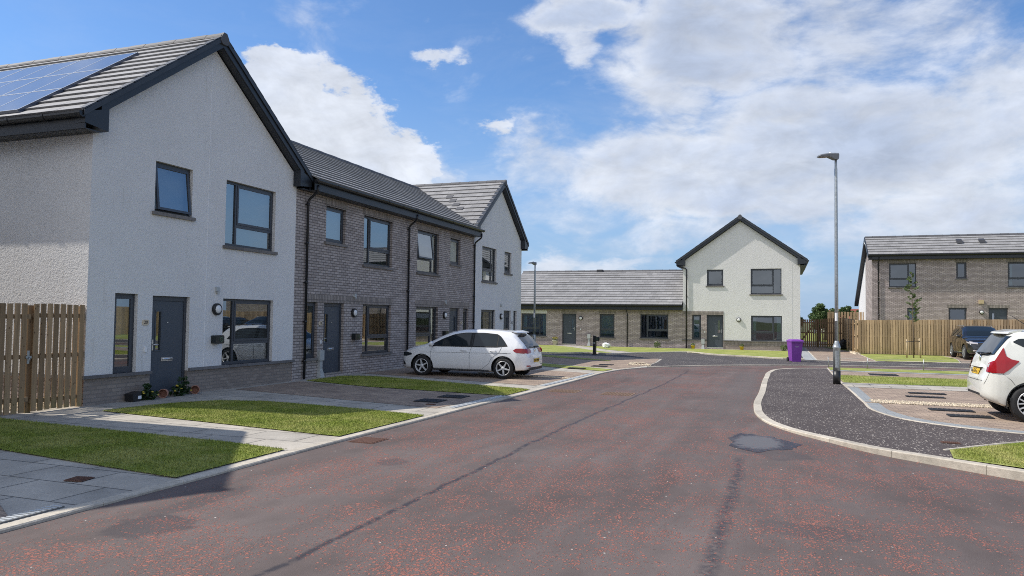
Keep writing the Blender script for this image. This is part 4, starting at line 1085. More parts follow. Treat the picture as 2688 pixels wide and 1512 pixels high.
def suv(loc, rz, scale=1.0):
    k = dict(rim='alloyd', W=1.82, L=4.5, wr=.36, arch=.42, wheels=(.9, 3.62), phase=.1,
      top=[(0, .8), (.06, 1.0), (.2, 1.1), (.45, 1.42), (.65, 1.56), (1.2, 1.61), (2.0, 1.62), (2.4, 1.57), (2.9, 1.36), (3.25, 1.14), (3.35, 1.10), (3.9, 1.03), (4.2, .96), (4.34, .84), (4.44, .7), (4.5, .55)],
      bot=[(0, .42), (.3, .3), (1.2, .26), (3.4, .26), (4.2, .28), (4.5, .34)],
      plan=[(0, .78), (.1, .9), (.4, .97), (.8, 1), (3.3, 1), (3.8, .985), (4.15, .93), (4.35, .84), (4.5, .70)],
      side=[(.25, .93), (.4, .985), (.6, 1), (.85, 1), (1.02, .975), (1.12, .93), (1.35, .83), (1.6, .73)], crown=.035)
    c = Car('parked_car', 'dark grey sport utility car parked nose out by the timber fence', k, loc, rz, scale)
    c.body(M['cargrey'])
    bl = [(.6, 1.10), (3.2, 1.02)]
    up = [(.6, 1.14), (.8, 1.36), (1.0, 1.45), (1.9, 1.50), (2.3, 1.46), (2.75, 1.30), (3.15, 1.08)]
    for nm, a, e in (('rear_quarter_window', .68, 1.0), ('rear_door_window', 1.05, 1.85), ('front_door_window', 1.93, 3.08)):
        c.side(nm, [(a, lerp(bl, a)+.02), (e, lerp(bl, e)+.02)], [(x, z-.02) for x, z in up], 'cglass', off=.006, nx=18)
    c.top('windscreen', 2.34, 3.26, lambda x: c.Y(x)*.93, 'cglass', nx=16)
    c.end('rear_window', ([(-.6, 1.12), (.6, 1.12)], [(-.52, 1.45), (.52, 1.45)]), 'cglass')
    c.end('front_grille', ([(-.42, .66), (.42, .66)], [(-.50, .84), (.50, .84)]), 'trim', False, ny=10)
    c.end('chrome_strip', ([(-.74, .86), (-.5, .845), (.5, .845), (.74, .86)], [(-.74, .875), (-.5, .87), (.5, .87), (.74, .875)]), 'chrome', False, ny=16, nz=2, off=.012)
    c.end('headlamp', ([(.46, .77), (.78, .80)], [(.46, .84), (.78, .90)]), 'clearlens', False, mirror=True, off=.01)
    c.side('headlamp', [(4.0, .85), (4.3, .78)], [(4.0, .88), (4.3, .86)], 'clearlens', off=.006)
    c.end('lower_grille', ([(-.62, .38), (.62, .38)], [(-.62, .56), (.62, .56)]), 'trim', False, off=.008)
    c.end('fog_lamp', ([(.55, .44), (.68, .44)], [(.55, .50), (.68, .50)]), 'clearlens', False, mirror=True, off=.016)
    c.end('skid_plate', ([(-.6, .355), (.6, .355)], [(-.6, .40), (.6, .40)]), 'alloy', False, off=.014)
    c.end('number_plate', ([(-.26, .55), (.26, .55)], [(-.26, .65), (.26, .65)]), 'white', False, off=.02)
    c.line('arch_trim', [(1.4, .30), (3.1, .30)], 'trim', .04)
    c.line('door_gap', [(3.1, 1.02), (3.12, .35)], 'seamd'); c.line('door_gap', [(1.89, 1.4), (1.9, .35)], 'seamd')
    r = MB()
    for sg in (1, -1): r = MB(); r.tube([(.7, sg*.60, 1.56), (.85, sg*.60, 1.615), (2.1, sg*.60, 1.63), (2.35, sg*.60, 1.56)], .012, 6); r.build('roof_rail', M['alloyd'], c.root)
    b = MB(); ring = []
    for sg in (1, -1):
        for i in range(14): pass
    c.mirror_(3.02, 1.08, M['cargrey']); c.handle(2.1, .98, M['cargrey']); c.handle(1.2, 1.0, M['cargrey'])
    c.end('tail_lamp', ([(.5, .95), (.8, .95)], [(.5, 1.05), (.8, 1.05)]), 'redlens', mirror=True)
    for wx in k['wheels']:
        for sg in (1, -1): c.wheel(wx, sg, 5, 'twin')
    return c

# ------------------------------------------------------------------ fences and small things
def fence(name, label, p0, p1, h, z0=0, rails=(.18, .95, 1.62), pitch=.118, bw=.098, double=False, gate=False, posts=True, front=-1, mat='wood', h1=None, seg=1.83, cat='fence', group=None):
    """vertical boards from p0 to p1; front=-1 puts the boards on the right hand side of p0->p1"""
    a, b_ = Vector((p0[0], p0[1], 0)), Vector((p1[0], p1[1], 0)); d = (b_-a).normalized(); L = (b_-a).length; n = Vector((-d.y, d.x, 0))*front*-1
    n = Vector((d.y, -d.x, 0)) if front == -1 else Vector((-d.y, d.x, 0))
    t = thing(name, label, cat, (p0[0], p0[1], z0), group)
    fr = lambda u, o, z: tuple(a + d*u + n*o + Vector((0, 0, z0+z)))
    B = MB(fr); u = 0; h1 = h1 or h
    while u+bw <= L+.02:
        hh = h+(h1-h)*u/L+random.uniform(-.008, .008); zb = .03+random.uniform(-.01, .01); tl = random.uniform(-.003, .003)
        e = min(u+bw, L)
        B.hexa([(u, 0, zb), (e, 0, zb), (e, .02, zb), (u, .018, zb)], [(u+tl, 0, hh), (e+tl, 0, hh), (e+tl, .018, hh), (u+tl, .018, hh)], random.random()); u += pitch
    B.build('boards', M[mat], t)
    if double:
        B = MB(fr); u = pitch*.5
        while u+bw <= L: B.box(u, u+bw, -.075, -.055, .03, h+(h1-h)*u/L+random.uniform(-.008, .008), random.random()); u += pitch
        B.build('rear_boards', M[mat], t)
    for z in rails:
        r = MB(fr); r.box(0, L, -.053, -.002, z, z+.075, .3); r.build('rail', M[mat], t)
    if posts:
        u = 0; k = max(1, round(L/seg))
        for i in range(k+1):
            q = MB(fr); uu = L*i/k; q.box(uu-.045, uu+.045, -.15 if not double else -.053, -.055 if not double else -.004, -.1, h+(h1-h)*uu/L-.03, random.random()); q.build('post', M[mat], t)
    return t, fr

def lamp_post(name, label, x, y, h, head_dir, group, base_r=.095, scale=1.0, simple_=False):
    t = thing(name, label, 'street lamp', (x, y, 0), group)
    if not simple_:
        b = MB(); b.lathe((x, y, 0), [(base_r, .36), (base_r, .98), (base_r+.012, 1.0), (base_r+.012, 1.03), (base_r, 1.045), (base_r*.9, 1.09), (base_r*.6, 1.17), (.05, 1.2)], 24); bs = b.build('base_section', M['galv'], t)
        c = MB(); c.lathe((x, y, 0), [(base_r+.004, 0), (base_r+.004, .36)], 24); c.build('black_base_band', M['black'], t)
        e = MB(); dx, dy = Vector((-.34, -.94)).normalized() if False else (0.05, -1.0)
        n = 7
        for i in range(n):
            a0 = R(-120+i*8.5); a1 = R(-120+(i+1)*8.5); r0, r1 = base_r+.001, base_r+.006
            e.hexa([(x+r0*math.cos(a0), y+r0*math.sin(a0), .46), (x+r1*math.cos(a0), y+r1*math.sin(a0), .46), (x+r1*math.cos(a1), y+r1*math.sin(a1), .46), (x+r0*math.cos(a1), y+r0*math.sin(a1), .46)],
                   [(x+r0*math.cos(a0), y+r0*math.sin(a0), .92), (x+r1*math.cos(a0), y+r1*math.sin(a0), .92), (x+r1*math.cos(a1), y+r1*math.sin(a1), .92), (x+r0*math.cos(a1), y+r0*math.sin(a1), .92)])
        e.build('access_door', M['galv'], bs)
    b = MB(); z0 = 1.15 if not simple_ else .9
    b.lathe((x, y, 0), [(.05, z0), (.048, 3), (.041, h-.38), (.034, h-.34), (.033, h-.06)], 16); b.build('pole', M['galv'], t)
    if simple_:
        c = MB(); c.lathe((x, y, 0), [(.075, 0), (.075, .86), (.05, .93)], 16); c.build('base_section', M['galv'], t)
    # label sticker on the column
    s = MB()
    for i in range(5):
        a0, a1 = R(-150+i*18), R(-150+(i+1)*18); r0 = .0505
        s.quad((x+r0*math.cos(a0), y+r0*math.sin(a0), 1.75), (x+r0*math.cos(a1), y+r0*math.sin(a1), 1.75), (x+r0*math.cos(a1), y+r0*math.sin(a1), 1.98), (x+r0*math.cos(a0), y+r0*math.sin(a0), 1.98))
    s.build('column_label', M['white'], t)
    d = Vector((head_dir[0], head_dir[1], 0)).normalized(); n = Vector((-d.y, d.x, 0)); c0 = Vector((x, y, h-.08))
    hb = MB()
    def P(u, v, z): return tuple(c0 + d*u*scale + n*v*scale + Vector((0, 0, z*scale)))
    prof = [(-.07, .13, .08, .02), (-.05, .145, .10, -.03), (.05, .15, .11, -.03), (.22, .145, .12, .055), (.42, .115, .12, .045), (.49, .085, .10, .05)]
    rings = []
    for u, zt, w, zb in prof:
        rings.append([hb.P(*P(u, v, z)) for v, z in ((-w*.75, zt), (-w, zt-.03), (-w*.9, zb), (w*.9, zb), (w, zt-.03), (w*.75, zt))])
    for a, c in zip(rings, rings[1:]):
        for k in range(6): hb.face([a[k], a[(k+1) % 6], c[(k+1) % 6], c[k]])
    hb.face(rings[0]); hb.face(rings[-1][::-1]); head = hb.build('lamp_head', M['galvd'], t)
    l = MB(); l.hexa([P(.24, -.09, .045), P(.44, -.09, .036), P(.44, .09, .036), P(.24, .09, .045)], [P(.24, -.09, .06), P(.44, -.09, .05), P(.44, .09, .05), P(.24, .09, .06)]); l.build('lens', M['clearlens'], head)
    p = MB(); q = Vector(P(.15, 0, .145)); p.lathe(tuple(q), [(.035, 0), (.035, .02), (.02, .035)], 12); p.build('light_sensor', M['white'], head)
    return t

def leaves(b, c, r, n, size, flat=1.0, tone=(0, 1)):
    for _ in range(n):
        while True:
            v = Vector((random.uniform(-1, 1), random.uniform(-1, 1), random.uniform(-1, 1)))
            if v.length <= 1: break
        p = Vector(c)+Vector((v.x*r[0], v.y*r[1], v.z*r[2])); s = size*random.uniform(.6, 1.3)
        a = Vector((random.gauss(0, 1), random.gauss(0, 1), random.gauss(0, .6*flat))).normalized(); u = a.cross(Vector((random.gauss(0, 1), random.gauss(0, 1), random.gauss(0, 1)))).normalized()
        t = random.uniform(*tone)
        b.face([b.P(*(p-a*s*.5)), b.P(*(p+u*s*.28)), b.P(*(p+a*s*.5)), b.P(*(p-u*s*.28))], t)
def tree(name, label, x, y, h, r, z0=0, leaf='leaf', nclump=26, per=130, size=.2, group=None, crown0=.3):
    t = thing(name, label, 'tree', (x, y, z0), group); tr = MB()
    tr.tube([(x, y, z0-.3), (x+.05, y, z0+h*.3), (x-.04, y+.05, z0+h*.62), (x, y, z0+h*.9)], [.14, .11, .07, .02], 8)
    f = MB()
    for i in range(nclump):
        a = random.uniform(0, 2*math.pi); zz = crown0+(1-crown0)*random.random()**.8; rr = r*math.sqrt(max(.02, 1-((zz-crown0)/(1.03-crown0))**1.7))*random.uniform(.25, 1.0)
        c = (x+rr*math.cos(a), y+rr*math.sin(a), z0+zz*h)
        k = random.uniform(.14, .3)*r+.12
        tr.tube([(x, y, z0+h*max(.2, zz-.2)), c], [.035, .01], 5)
        tn = random.random()*.5
        leaves(f, c, (k, k, k*.75), per, size, tone=(tn, tn+.5))
    tr.build('trunk', M['bark'], t); f.build('crown', M[leaf], t)
    return t
def pot_plant(name, label, x, y, potmat, leafmat='leafd', s=1.0, flowers=0, lying=None, potr=.11, poth=.17, foliage=.16, n=90, cat='plant pot', group=None, fz=None):
    t = thing(name, label, cat, (x, y, 0), group)
    p = MB()
    if lying is None:
        p.lathe((x, y, 0), [(potr*.72, .002), (potr*.98, poth*.9), (potr*1.06, poth*.9), (potr*1.06, poth), (potr*.9, poth), (potr*.88, poth*.85), (.01, poth*.85)], 18)
        ob = p.build('pot', M[potmat], t)
        if n:
            f = MB(); leaves(f, (x, y, poth+foliage*.55), (foliage, foliage, foliage*.75), n, .075*s); f.build('foliage', M[leafmat], t)
            if flowers:
                q = MB(); leaves(q, (x, y, poth+foliage*.95), (foliage, foliage, foliage*.45), flowers, .07); q.build('flowers', M['yellow'], t)
    else:
        d = Vector((math.cos(lying), math.sin(lying), 0)); u = Vector((0, 0, 1)); sd = d.cross(u); rg = []
        # opening faces d
        for r_, hh in ((potr*.86, 0), (potr*.93, poth*.5), (potr, poth), (potr*.88, poth), (potr*.74, .03), (.005, .03)):
            rg.append([p.P(*(Vector((x, y, potr))+d*(hh-poth/2)+sd*(r_*math.cos(k*math.pi/10))+u*(r_*math.sin(k*math.pi/10)))) for k in range(20)])
        for a, c in zip(rg, rg[1:]):
            for k in range(20): p.face([a[k], a[(k+1) % 20], c[(k+1) % 20], c[k]], .5, True)
        p.face(rg[0][::-1]); p.face(rg[-1]); p.build('pot', M[potmat], t, smooth=False)
        if n:
            f = MB(); c = Vector((x, y, 0))+d*(poth/2+foliage*1.0)
            leaves(f, (c.x, c.y, .11), (foliage*1.15 if abs(d.x) > .5 else foliage*1.0, foliage*1.25, .12), n, .10*s)
            if fz: leaves(f, (c.x, c.y+fz[0], fz[1]), (.08, .14, .17), n//2, .10*s)
            f.build('foliage', M[leafmat], t)
            if flowers:
                q = MB()
                for _ in range(flowers):
                    cx, cy, cz = c.x+random.uniform(0, .14), c.y+random.uniform(-.22, .22), random.uniform(.07, .2)
                    q.lathe((cx, cy, cz), [(.012, -.012), (.027, 0), (.012, .014)], 8)
                q.build('flowers', M['yellow'], t)
    return t
def wheelie_bin(x, y, rz):
    t = thing('wheelie_bin', 'purple wheelie bin standing at the edge of the dark footway', 'bin', (x, y, 0)); t['_o'] = [0, 0, 0]; t.rotation_euler = (0, 0, rz)
    b = MB(); q = lambda w, d0, d1, z, r=.03: [(-w, d0, z), (w, d0, z), (w, d1, z), (-w, d1, z)]
    # -y is the front
    b.hexa(q(.215, -.235, .20, .04), q(.275, -.33, .27, .94)); 
    b.hexa(q(.29, -.35, .29, .94), q(.295, -.355, .295, .985)); b.hexa(q(.10, -.30, -.24, .2), q(.10, -.36, -.28, .9)) if False else None
    b.box(-.2, .2, -.245, -.2, .0, .06)
    b.build('bin_body', M['purple'], t)
    l = MB(); l.hexa(q(.30, -.40, .30, .985), q(.285, -.36, .29, 1.03)); l.hexa(q(.25, -.32, .24, 1.03), q(.21, -.26, .2, 1.062)); l.hexa([(-.30, -.41, .93), (.30, -.41, .93), (.30, -.385, .93), (-.30, -.385, .93)], [(-.30, -.405, .99), (.30, -.405, .99), (.30, -.38, .99), (-.30, -.38, .99)])
    l.build('lid', M['purpled'], t)
    h = MB(); h.tube([(-.24, .36, .97), (.24, .36, .97)], .018, 8); h.box(-.2, -.16, .28, .37, .94, .98); h.box(.16, .2, .28, .37, .94, .98); h.build('handle_bar', M['purpled'], t)
    for sg in (-1, 1):
        w = MB(); w.lathe((sg*.25, .24, .1), [(.1, -.025), (.1, .025)], 18, 'x'); w.build('wheel', M['rubber'], t)
    lb = MB(); 
    for z, w in ((.735, .075), (.715, .085), (.695, .06)): lb.hexa([(-w, -.3085, z-.006), (w, -.3085, z-.006), (w, -.300, z-.006), (-w, -.300, z-.006)], [(-w, -.310, z+.002), (w, -.310, z+.002), (w, -.300, z+.002), (-w, -.300, z+.002)])
    lb.build('printed_mark', M['wbox'], t)
    return t
# ------------------------------------------------------------------ ground
b = MB(); X0, X1, Y0, Y1 = -3000, 3000, -3000, 4000
b.quad((X0, Y0, -.22), (X1, Y0, -.22), (X1, Y1, -.22), (X0, Y1, -.22)); structure(b.build('ground', M['earth'], recalc=False))
# road: one sheet with a cross fall towards the near right kerb
def road_z(x, y):
    d = math.hypot(x-15.5, y+1.2); t = min(1, max(0, (6.0-d)/5.0)); t = t*t*(3-2*t)
    return -.028 - .085*t
b = MB(); xs = [-2+.5*i for i in range(60)]+[30, 60]; ys = [-60, -30]+[-14+.5*i for i in range(86)]
ids = [[b.P(x, y, road_z(x, y)) for x in xs] for y in ys]
for j in range(len(ys)-1):
    for i in range(len(xs)-1): b.face([ids[j][i], ids[j][i+1], ids[j+1][i+1], ids[j+1][i]], .5, True)
structure(b.build('road', M['road']))
# left plots up to the kerb
LK = [(6.22, -60), (6.22, -6), (6.24, -3.45), (6.27, -1), (6.33, 1), (6.38, 3), (6.48, 5), (6.56, 8), (6.62, 11), (6.66, 13.6), (6.95, 15.6), (7.5, 17.1)]
KW = .13
def off(path, w):
    P = smooth_path(path, .5); out = []
    for i, p in enumerate(P):
        a, c = P[max(i-1, 0)], P[min(i+1, len(P)-1)]; d = Vector((c[0]-a[0], c[1]-a[1])).normalized(); out.append((p[0]-d.y*w, p[1]+d.x*w))
    return out
LI = off(LK, KW-.01)
sheet('left_forecourt', LI+[(7.35, 17.6), (7.3, 20.2), (7.1, 22.9), (4.5, 23.7), (-14, 23.7), (-14, -60)], 0.0, M['slab'])
kerb(LK, KW, .004, -.2, name='kerb', step=.3)
# far side: footway and turning head beyond the flush kerb
FL = [(7.5, 17.1), (8.4, 18.15), (9.4, 19.2), (11.5, 20.75), (14, 21.9), (16.4, 22.6), (19, 22.95), (45, 23.6)]
sheet('far_footway', smooth_path(FL, .5)+[(45, 60), (-20, 60), (-20, 23.7), (4.5, 23.7), (7.1, 22.9), (7.3, 20.2), (7.35, 17.6)], 0.0, M['tarmac'])
kerb(FL, .12, .006, -.2, name='kerb')
# island footway
IK = [(45, -2.6), (20, -2.2), (17.4, -1.55), (15.8, -.72), (14.56, .15), (13.9, .63), (13.16, 1.18), (12.67, 1.78), (12.19, 2.41), (11.83, 3.17), (11.58, 4.3), (11.48, 5.77), (11.5, 9), (11.52, 14.2), (11.6, 16.8), (11.85, 18.3), (12.6, 19.35), (13.9, 20.05), (16.3, 20.9), (20, 21.3), (45, 21.6)]
II = [(p[0], p[1]) for p in smooth_path(IK, .4)]
IO = []
for i, p in enumerate(II):
    a, c = II[max(i-1, 0)], II[min(i+1, len(II)-1)]; d = Vector((c[0]-a[0], c[1]-a[1])).normalized(); IO.append((p[0]+d.y*.14, p[1]-d.x*.14))
sheet('island_footway', IO, 0.0, M['chips'])
kerb(IK, .15, .006, -.22, name='kerb', side=-1, step=.25)
# island driveways: inner edge curve
IE = [(13.62, 20.1), (13.6, 17.7), (13.6, 13), (13.64, 9.8), (13.66, 7.6), (13.72, 5.81), (14.14, 4.6), (14.59, 4.12), (15.04, 3.82), (15.59, 3.58), (16.6, 3.3), (18, 3.1), (40, 3.0)]
IEs = smooth_path(IE, .3)
sheet('island_driveway', IEs+[(40, 20.4), (14.2, 20.4)], .004, M['block'])
kerb(IE, .05, .012, -.05, name='edging_kerb', side=1, step=.2, seg=.9)
CH = [(13.66, 11.4), (13.66, 7.6), (13.74, 5.85), (14.16, 4.65), (14.62, 4.17), (15.07, 3.87), (15.6, 3.63), (16.6, 3.36), (18, 3.16), (22, 3.1)]
def ribbon(name, path, w0, w1, z, mat):
    P = smooth_path(path, .25); b = MB(); R_ = []
    for i, p in enumerate(P):
        a, c = P[max(i-1, 0)], P[min(i+1, len(P)-1)]; d = Vector((c[0]-a[0], c[1]-a[1])).normalized()
        R_.append((b.P(p[0]-d.y*w0, p[1]+d.x*w0, z), b.P(p[0]-d.y*w1, p[1]+d.x*w1, z)))
    for i in range(len(R_)-1): b.face([R_[i][0], R_[i+1][0], R_[i+1][1], R_[i][1]])
    return structure(b.build(name, M[mat], recalc=False))
ribbon('drain_channel_blocks', CH[:2], .01, .26, .009, 'blockg'); 
ribbon('drain_channel_blocks', [(13.66, 7.4)]+CH[2:], .01, .30, .009, 'blockg')
for y0, y1 in ((18.75, 20.35), (12.95, 16.05)):
    sheet('grass_verge', [(13.68, y0), (40, y0), (40, y1), (13.68, y1)], .016, M['grassf'])
sheet('path', [(13.66, 18.3), (40, 18.3), (40, 18.75), (13.66, 18.75)], .010, M['slabgrey'])
sheet('path', [(13.66, 11.5), (40, 11.5), (40, 12.95), (13.66, 12.95)], .010, M['slab'])
sheet('lawn', [(14.06, .66), (14.15, 1.38), (15.5, 2.75), (24, 2.75), (24, -2.05), (20, -2.03), (17.5, -1.35), (15.9, -.56), (14.68, .3)], .014, M['grassd'])
kerb([(14.1, 1.36), (15.5, 2.78), (24, 2.8)], .04, .012, -.05, name='edging_kerb', side=1, step=.5, seg=.9)
# left lawns, drives and paths
lawn1 = [(-1.5, -1.62), (.23, -1.72), (2.64, -1.9), (5.01, -2.05), (6.06, -2.2), (6.06, -4.02), (4.53, -3.83), (2.82, -3.6), (0, -3.2), (-1.5, -3.0)]
lawn2 = [(.86, -.36), (.95, .3), (1.05, 1.0), (1.5, 1.75), (2.4, 2.05), (3.6, 1.95), (4.84, 1.8), (6.18, 1.5), (6.1, -1.03), (5.54, -.96), (3.43, -.68)]
lawn3 = [(.3, 6.38), (.3, 8.1), (.75, 8.35), (1.27, 8.37), (2.9, 7.95), (4.58, 7.39), (6.33, 6.83), (6.28, 5.25), (5.6, 5.3), (2.55, 5.66)]
lawn4 = [(.6, 17.9), (3.21, 17.1), (4.75, 16.1), (6.62, 14.9), (6.5, 13.9), (4.91, 14.75), (3.0, 15.9), (.6, 16.9)]
lawn5 = [(.6, 23.2), (1.5, 23.3), (2.62, 22.5), (5.39, 20.3), (5.3, 19.95), (3.18, 20.9), (1.33, 22.3), (.6, 22.6)]
for l in (lawn1, lawn2, lawn3, lawn4, lawn5): sheet('lawn', l, .014, M['grass'])
sheet('driveway', [(-14, -60), (5.95, -60), (5.95, -5.72), (5.0, -5.2), (-14, -5.0)], .005, M['block'])
sheet('driveway', [(.25, 3.75), (1.22, 3.55), (4.49, 2.85), (5.9, 2.55), (6.1, 5.2), (5.5, 5.25), (2.5, 5.62), (.25, 6.2)], .005, M['block'])
sheet('driveway', [(.2, 9.3), (2, 8.95), (4.9, 8.2), (6.1, 7.9), (6.3, 12.9), (3.0, 13.9), (.2, 14.6)], .005, M['block'])
sheet('driveway', [(.2, 18.3), (3.2, 17.5), (6.75, 15.3), (7.25, 17.6), (7.25, 20.0), (7.0, 22.8), (4.5, 23.5), (2.0, 23.4), (.2, 21.6)], .005, M['block'])
def drain(name, label, path, w=.13, group='drain channels along the left kerb'):
    P = smooth_path(path, .05); b = MB(); g = MB()
    for i in range(len(P)-1):
        a, c = Vector((*P[i], 0)), Vector((*P[i+1], 0)); d = (c-a).normalized(); n = Vector((-d.y, d.x, 0))
        g.hexa([tuple(a), tuple(a+n*w), tuple(c+n*w), tuple(c)][::1], [tuple(q+Vector((0, 0, .012))) for q in (a, a+n*w, c+n*w, c)])
        b.hexa([tuple(q+Vector((0, 0, .011))) for q in (a, a+n*w, a+n*w+d*.026, a+d*.026)], [tuple(q+Vector((0, 0, .020))) for q in (a, a+n*w, a+n*w+d*.026, a+d*.026)])
    t = thing(name, label, 'drain', (P[0][0], P[0][1], 0), group); g.build('channel', M['dgap'], t); b.build('grate', M['drain'], t); return t
drain('channel_drain', 'slotted white drain channel at the bottom left corner of the photo', [(6.05, -9.5), (6.06, -5.3)], .11)
def drainp(label, path):
    t = thing('channel_drain', label, 'drain', (*path[0], 0), 'drain channels along the left kerb'); P = smooth_path(path, .5); b = MB()
    for i in range(len(P)-1):
        a, c = Vector((*P[i], 0)), Vector((*P[i+1], 0)); d = (c-a).normalized(); n = Vector((-d.y, d.x, 0))
        for o0, o1, h in ((.0, .03, .018), (.03, .075, .010), (.075, .12, .018)):
            b.hexa([tuple(a+n*o0), tuple(a+n*o1), tuple(c+n*o1-d*.004), tuple(c+n*o0-d*.004)], [tuple(q+Vector((0, 0, h))) for q in (a+n*o0, a+n*o1, c+n*o1-d*.004, c+n*o0-d*.004)])
    b.build('channel', M['drain'], t)
drainp('pale drain channel across the driveway with the two dark mats', [(6.20, 2.75), (6.27, 3.9), (6.33, 5.15)])
drainp('pale drain channel behind the white hatchback on the terrace side', [(6.36, 7.9), (6.41, 9.2), (6.45, 10.5)])
drainp('pale drain channel just beyond the gravel strip by the kerb', [(6.47, 10.7), (6.50, 12.7)])
# gravel strips: individual stones merged, nobody could count them
def gravel(name, label, quad, n, s=.028, z=.012):
    b = MB()
    for _ in range(n):
        u, v = random.random(), random.random()
        p = Vector(quad[0])*(1-u)*(1-v)+Vector(quad[1])*u*(1-v)+Vector(quad[2])*u*v+Vector(quad[3])*(1-u)*v
        r = s*random.uniform(.5, 1.1); a = random.uniform(0, 6.28); k = random.uniform(.5, .9); t = random.random()
        c = [(p.x+r*math.cos(a+i*1.5708)*(k if i % 2 else 1), p.y+r*math.sin(a+i*1.5708)*(k if i % 2 else 1)) for i in range(4)]
        h = r*random.uniform(.4, .9)
        ids = [b.P(q[0], q[1], z) for q in c]+[b.P((q[0]*2+p.x)/3, (q[1]*2+p.y)/3, z+h) for q in c]
        for i in range(4): b.face([ids[i], ids[(i+1) % 4], ids[4+(i+1) % 4], ids[4+i]], t)
        b.face(ids[4:], t)
    o = b.build(name, M['gravel']); return tag(o, label, 'gravel', None, 'stuff')
gravel('gravel_strip', 'cream gravel strip dividing the block driveways on the right', [(13.85, 7.45), (20, 7.45), (20, 8.05), (13.85, 8.05)], 5200)
gravel('gravel_strip', 'thin gravel line beside the rear of the white hatchback', [(3.2, 11.0), (6.3, 10.35), (6.3, 10.6), (3.2, 11.25)], 900, .026)
gravel('gravel_patch', 'pale gravel patch at the tip of the terrace driveway', [(6.6, 17.6), (7.5, 17.75), (6.9, 19.3), (6.4, 19.2)], 900, .035)
gravel('gravel_patch', 'pale gravel behind the timber gate beside house twenty', [(-2.6, -1.0), (-.25, -1.0), (-.25, .0), (-2.6, .0)], 1500, .025)
gravel('gravel_patch', 'stones along the foot of the tall side fence', [(15.75, 33.6), (15.98, 33.6), (15.98, 37), (15.75, 37)], 260, .09)
# grass blades on the near lawns
def blades(name, label, poly, dens, h=.035, seed=3):
    rnd = random.Random(seed); b = MB(); xs_ = [p[0] for p in poly]; ys_ = [p[1] for p in poly]
    area = (max(xs_)-min(xs_))*(max(ys_)-min(ys_))
    for _ in range(int(area*dens)):
        x, y = rnd.uniform(min(xs_), max(xs_)), rnd.uniform(min(ys_), max(ys_))
        if not inside(x, y, poly): continue
        x += rnd.uniform(-.035, .035); y += rnd.uniform(-.035, .035)
        a = rnd.uniform(0, 6.28); hh = h*rnd.uniform(.5, 1.25); l = hh*rnd.uniform(.2, .9); w = .0035
        if rnd.random() < .03: hh *= 1.5
        dx, dy = math.cos(a), math.sin(a)
        b.face([b.P(x-dy*w, y+dx*w, .012), b.P(x+dy*w, y-dx*w, .012), b.P(x+dx*l, y+dy*l, .012+hh)], rnd.random())
    o = b.build(name, M['grass'], recalc=False); return tag(o, label, 'grass', None, 'stuff')
blades('grass', 'short grass of the shaded near lawn in front of the timber gate', lawn1[1:-1], 5200, .022)
blades('grass', 'short sunlit grass of the lawn in front of house twenty', lawn2, 5200, .022, seed=4)
blades('grass', 'short grass of the narrow lawn before the grey brick house', lawn3, 3500, .026, seed=5)
o_ = blades('grass', 'dry patchy grass behind the raised kerb at the right edge', [(14.1, .75), (14.2, 1.36), (15.5, 2.7), (17, 2.7), (17, -1.0), (15.9, -.5), (14.7, .35)], 4500, .026, seed=6)
o_.data.materials.clear(); o_.data.materials.append(M['grassd'])
blades('grass', 'grass of the strip between the two right hand driveways', [(13.72, 13.0), (19, 13.0), (19, 16.0), (13.72, 16.0)], 900, .04, seed=8)

# far lawns, drives, kerbs in front of the far houses
farl1 = [(-6, 24.3), (.9, 24.3), (1.5, 24.4), (3.2, 26.2), (3.9, 27.4), (2.1, 30.0), (.2, 33.2), (-1.6, 35.3), (-6, 35.3)]
sheet('lawn', farl1, .016, M['grassf'])
farl2 = [(-.2, 35.6), (1.2, 34.0), (2.6, 31.2), (5.2, 27.9), (6.3, 28.9), (7.3, 30.1), (8.93, 28.1), (10.69, 26.95), (12.1, 26.0), (12.9, 25.9), (13.0, 35.55)]
sheet('lawn', farl2, .016, M['grassf'])
sheet('path', [(-2.0, 35.3), (-1.6, 35.3), (.2, 33.2), (2.1, 30.0), (3.9, 27.4), (3.2, 26.2), (4.0, 25.4), (5.2, 27.9), (2.6, 31.2), (1.2, 34.0), (-.2, 35.6), (-.2, 35.9), (-2, 35.9)], .010, M['slab'])
sheet('path', [(7.0, 35.55), (13.2, 35.55), (13.2, 36), (7.0, 36)], .011, M['slab'])
sheet('path', [(13.0, 25.8), (13.55, 25.8), (13.5, 44), (13.0, 44)], .012, M['slabgrey'])
sheet('driveway', [(13.5, 25.75), (15.95, 25.85), (15.95, 38), (14.6, 44), (13.5, 44)], .008, M['block'])
sheet('lawn', [(14.7, 44), (15.95, 38), (15.95, 44)], .014, M['grass'])
sheet('lawn', [(16.0, 26.3), (19.35, 27.0), (20.0, 31), (20.05, 34.4), (16.0, 34.4)], .016, M['grassf'])
sheet('driveway', [(19.45, 26.9), (24, 27), (24, 34.5), (20.1, 34.5), (20.05, 31)], .008, M['block'])
sheet('lawn', [(24.1, 27), (45, 27), (45, 34.5), (24.1, 34.5)], .016, M['grassf'])
sheet('back_garden', [(-60, 44.1), (60, 44.1), (60, 120), (-60, 120)], -.01, M['grass'])
sheet('back_garden', [(16.1, 34.6), (60, 34.6), (60, 44), (16.1, 44)], .012, M['grass'])
kerb([(-6, 24.2), (.9, 24.2), (1.6, 24.35), (3.3, 26.1), (4.0, 25.4), (5.2, 27.3), (6.3, 28.6), (7.35, 29.9), (8.85, 28.0), (10.65, 26.8), (12.1, 25.85), (13.0, 25.75)], .12, .07, -.1, name='kerb', step=.4)
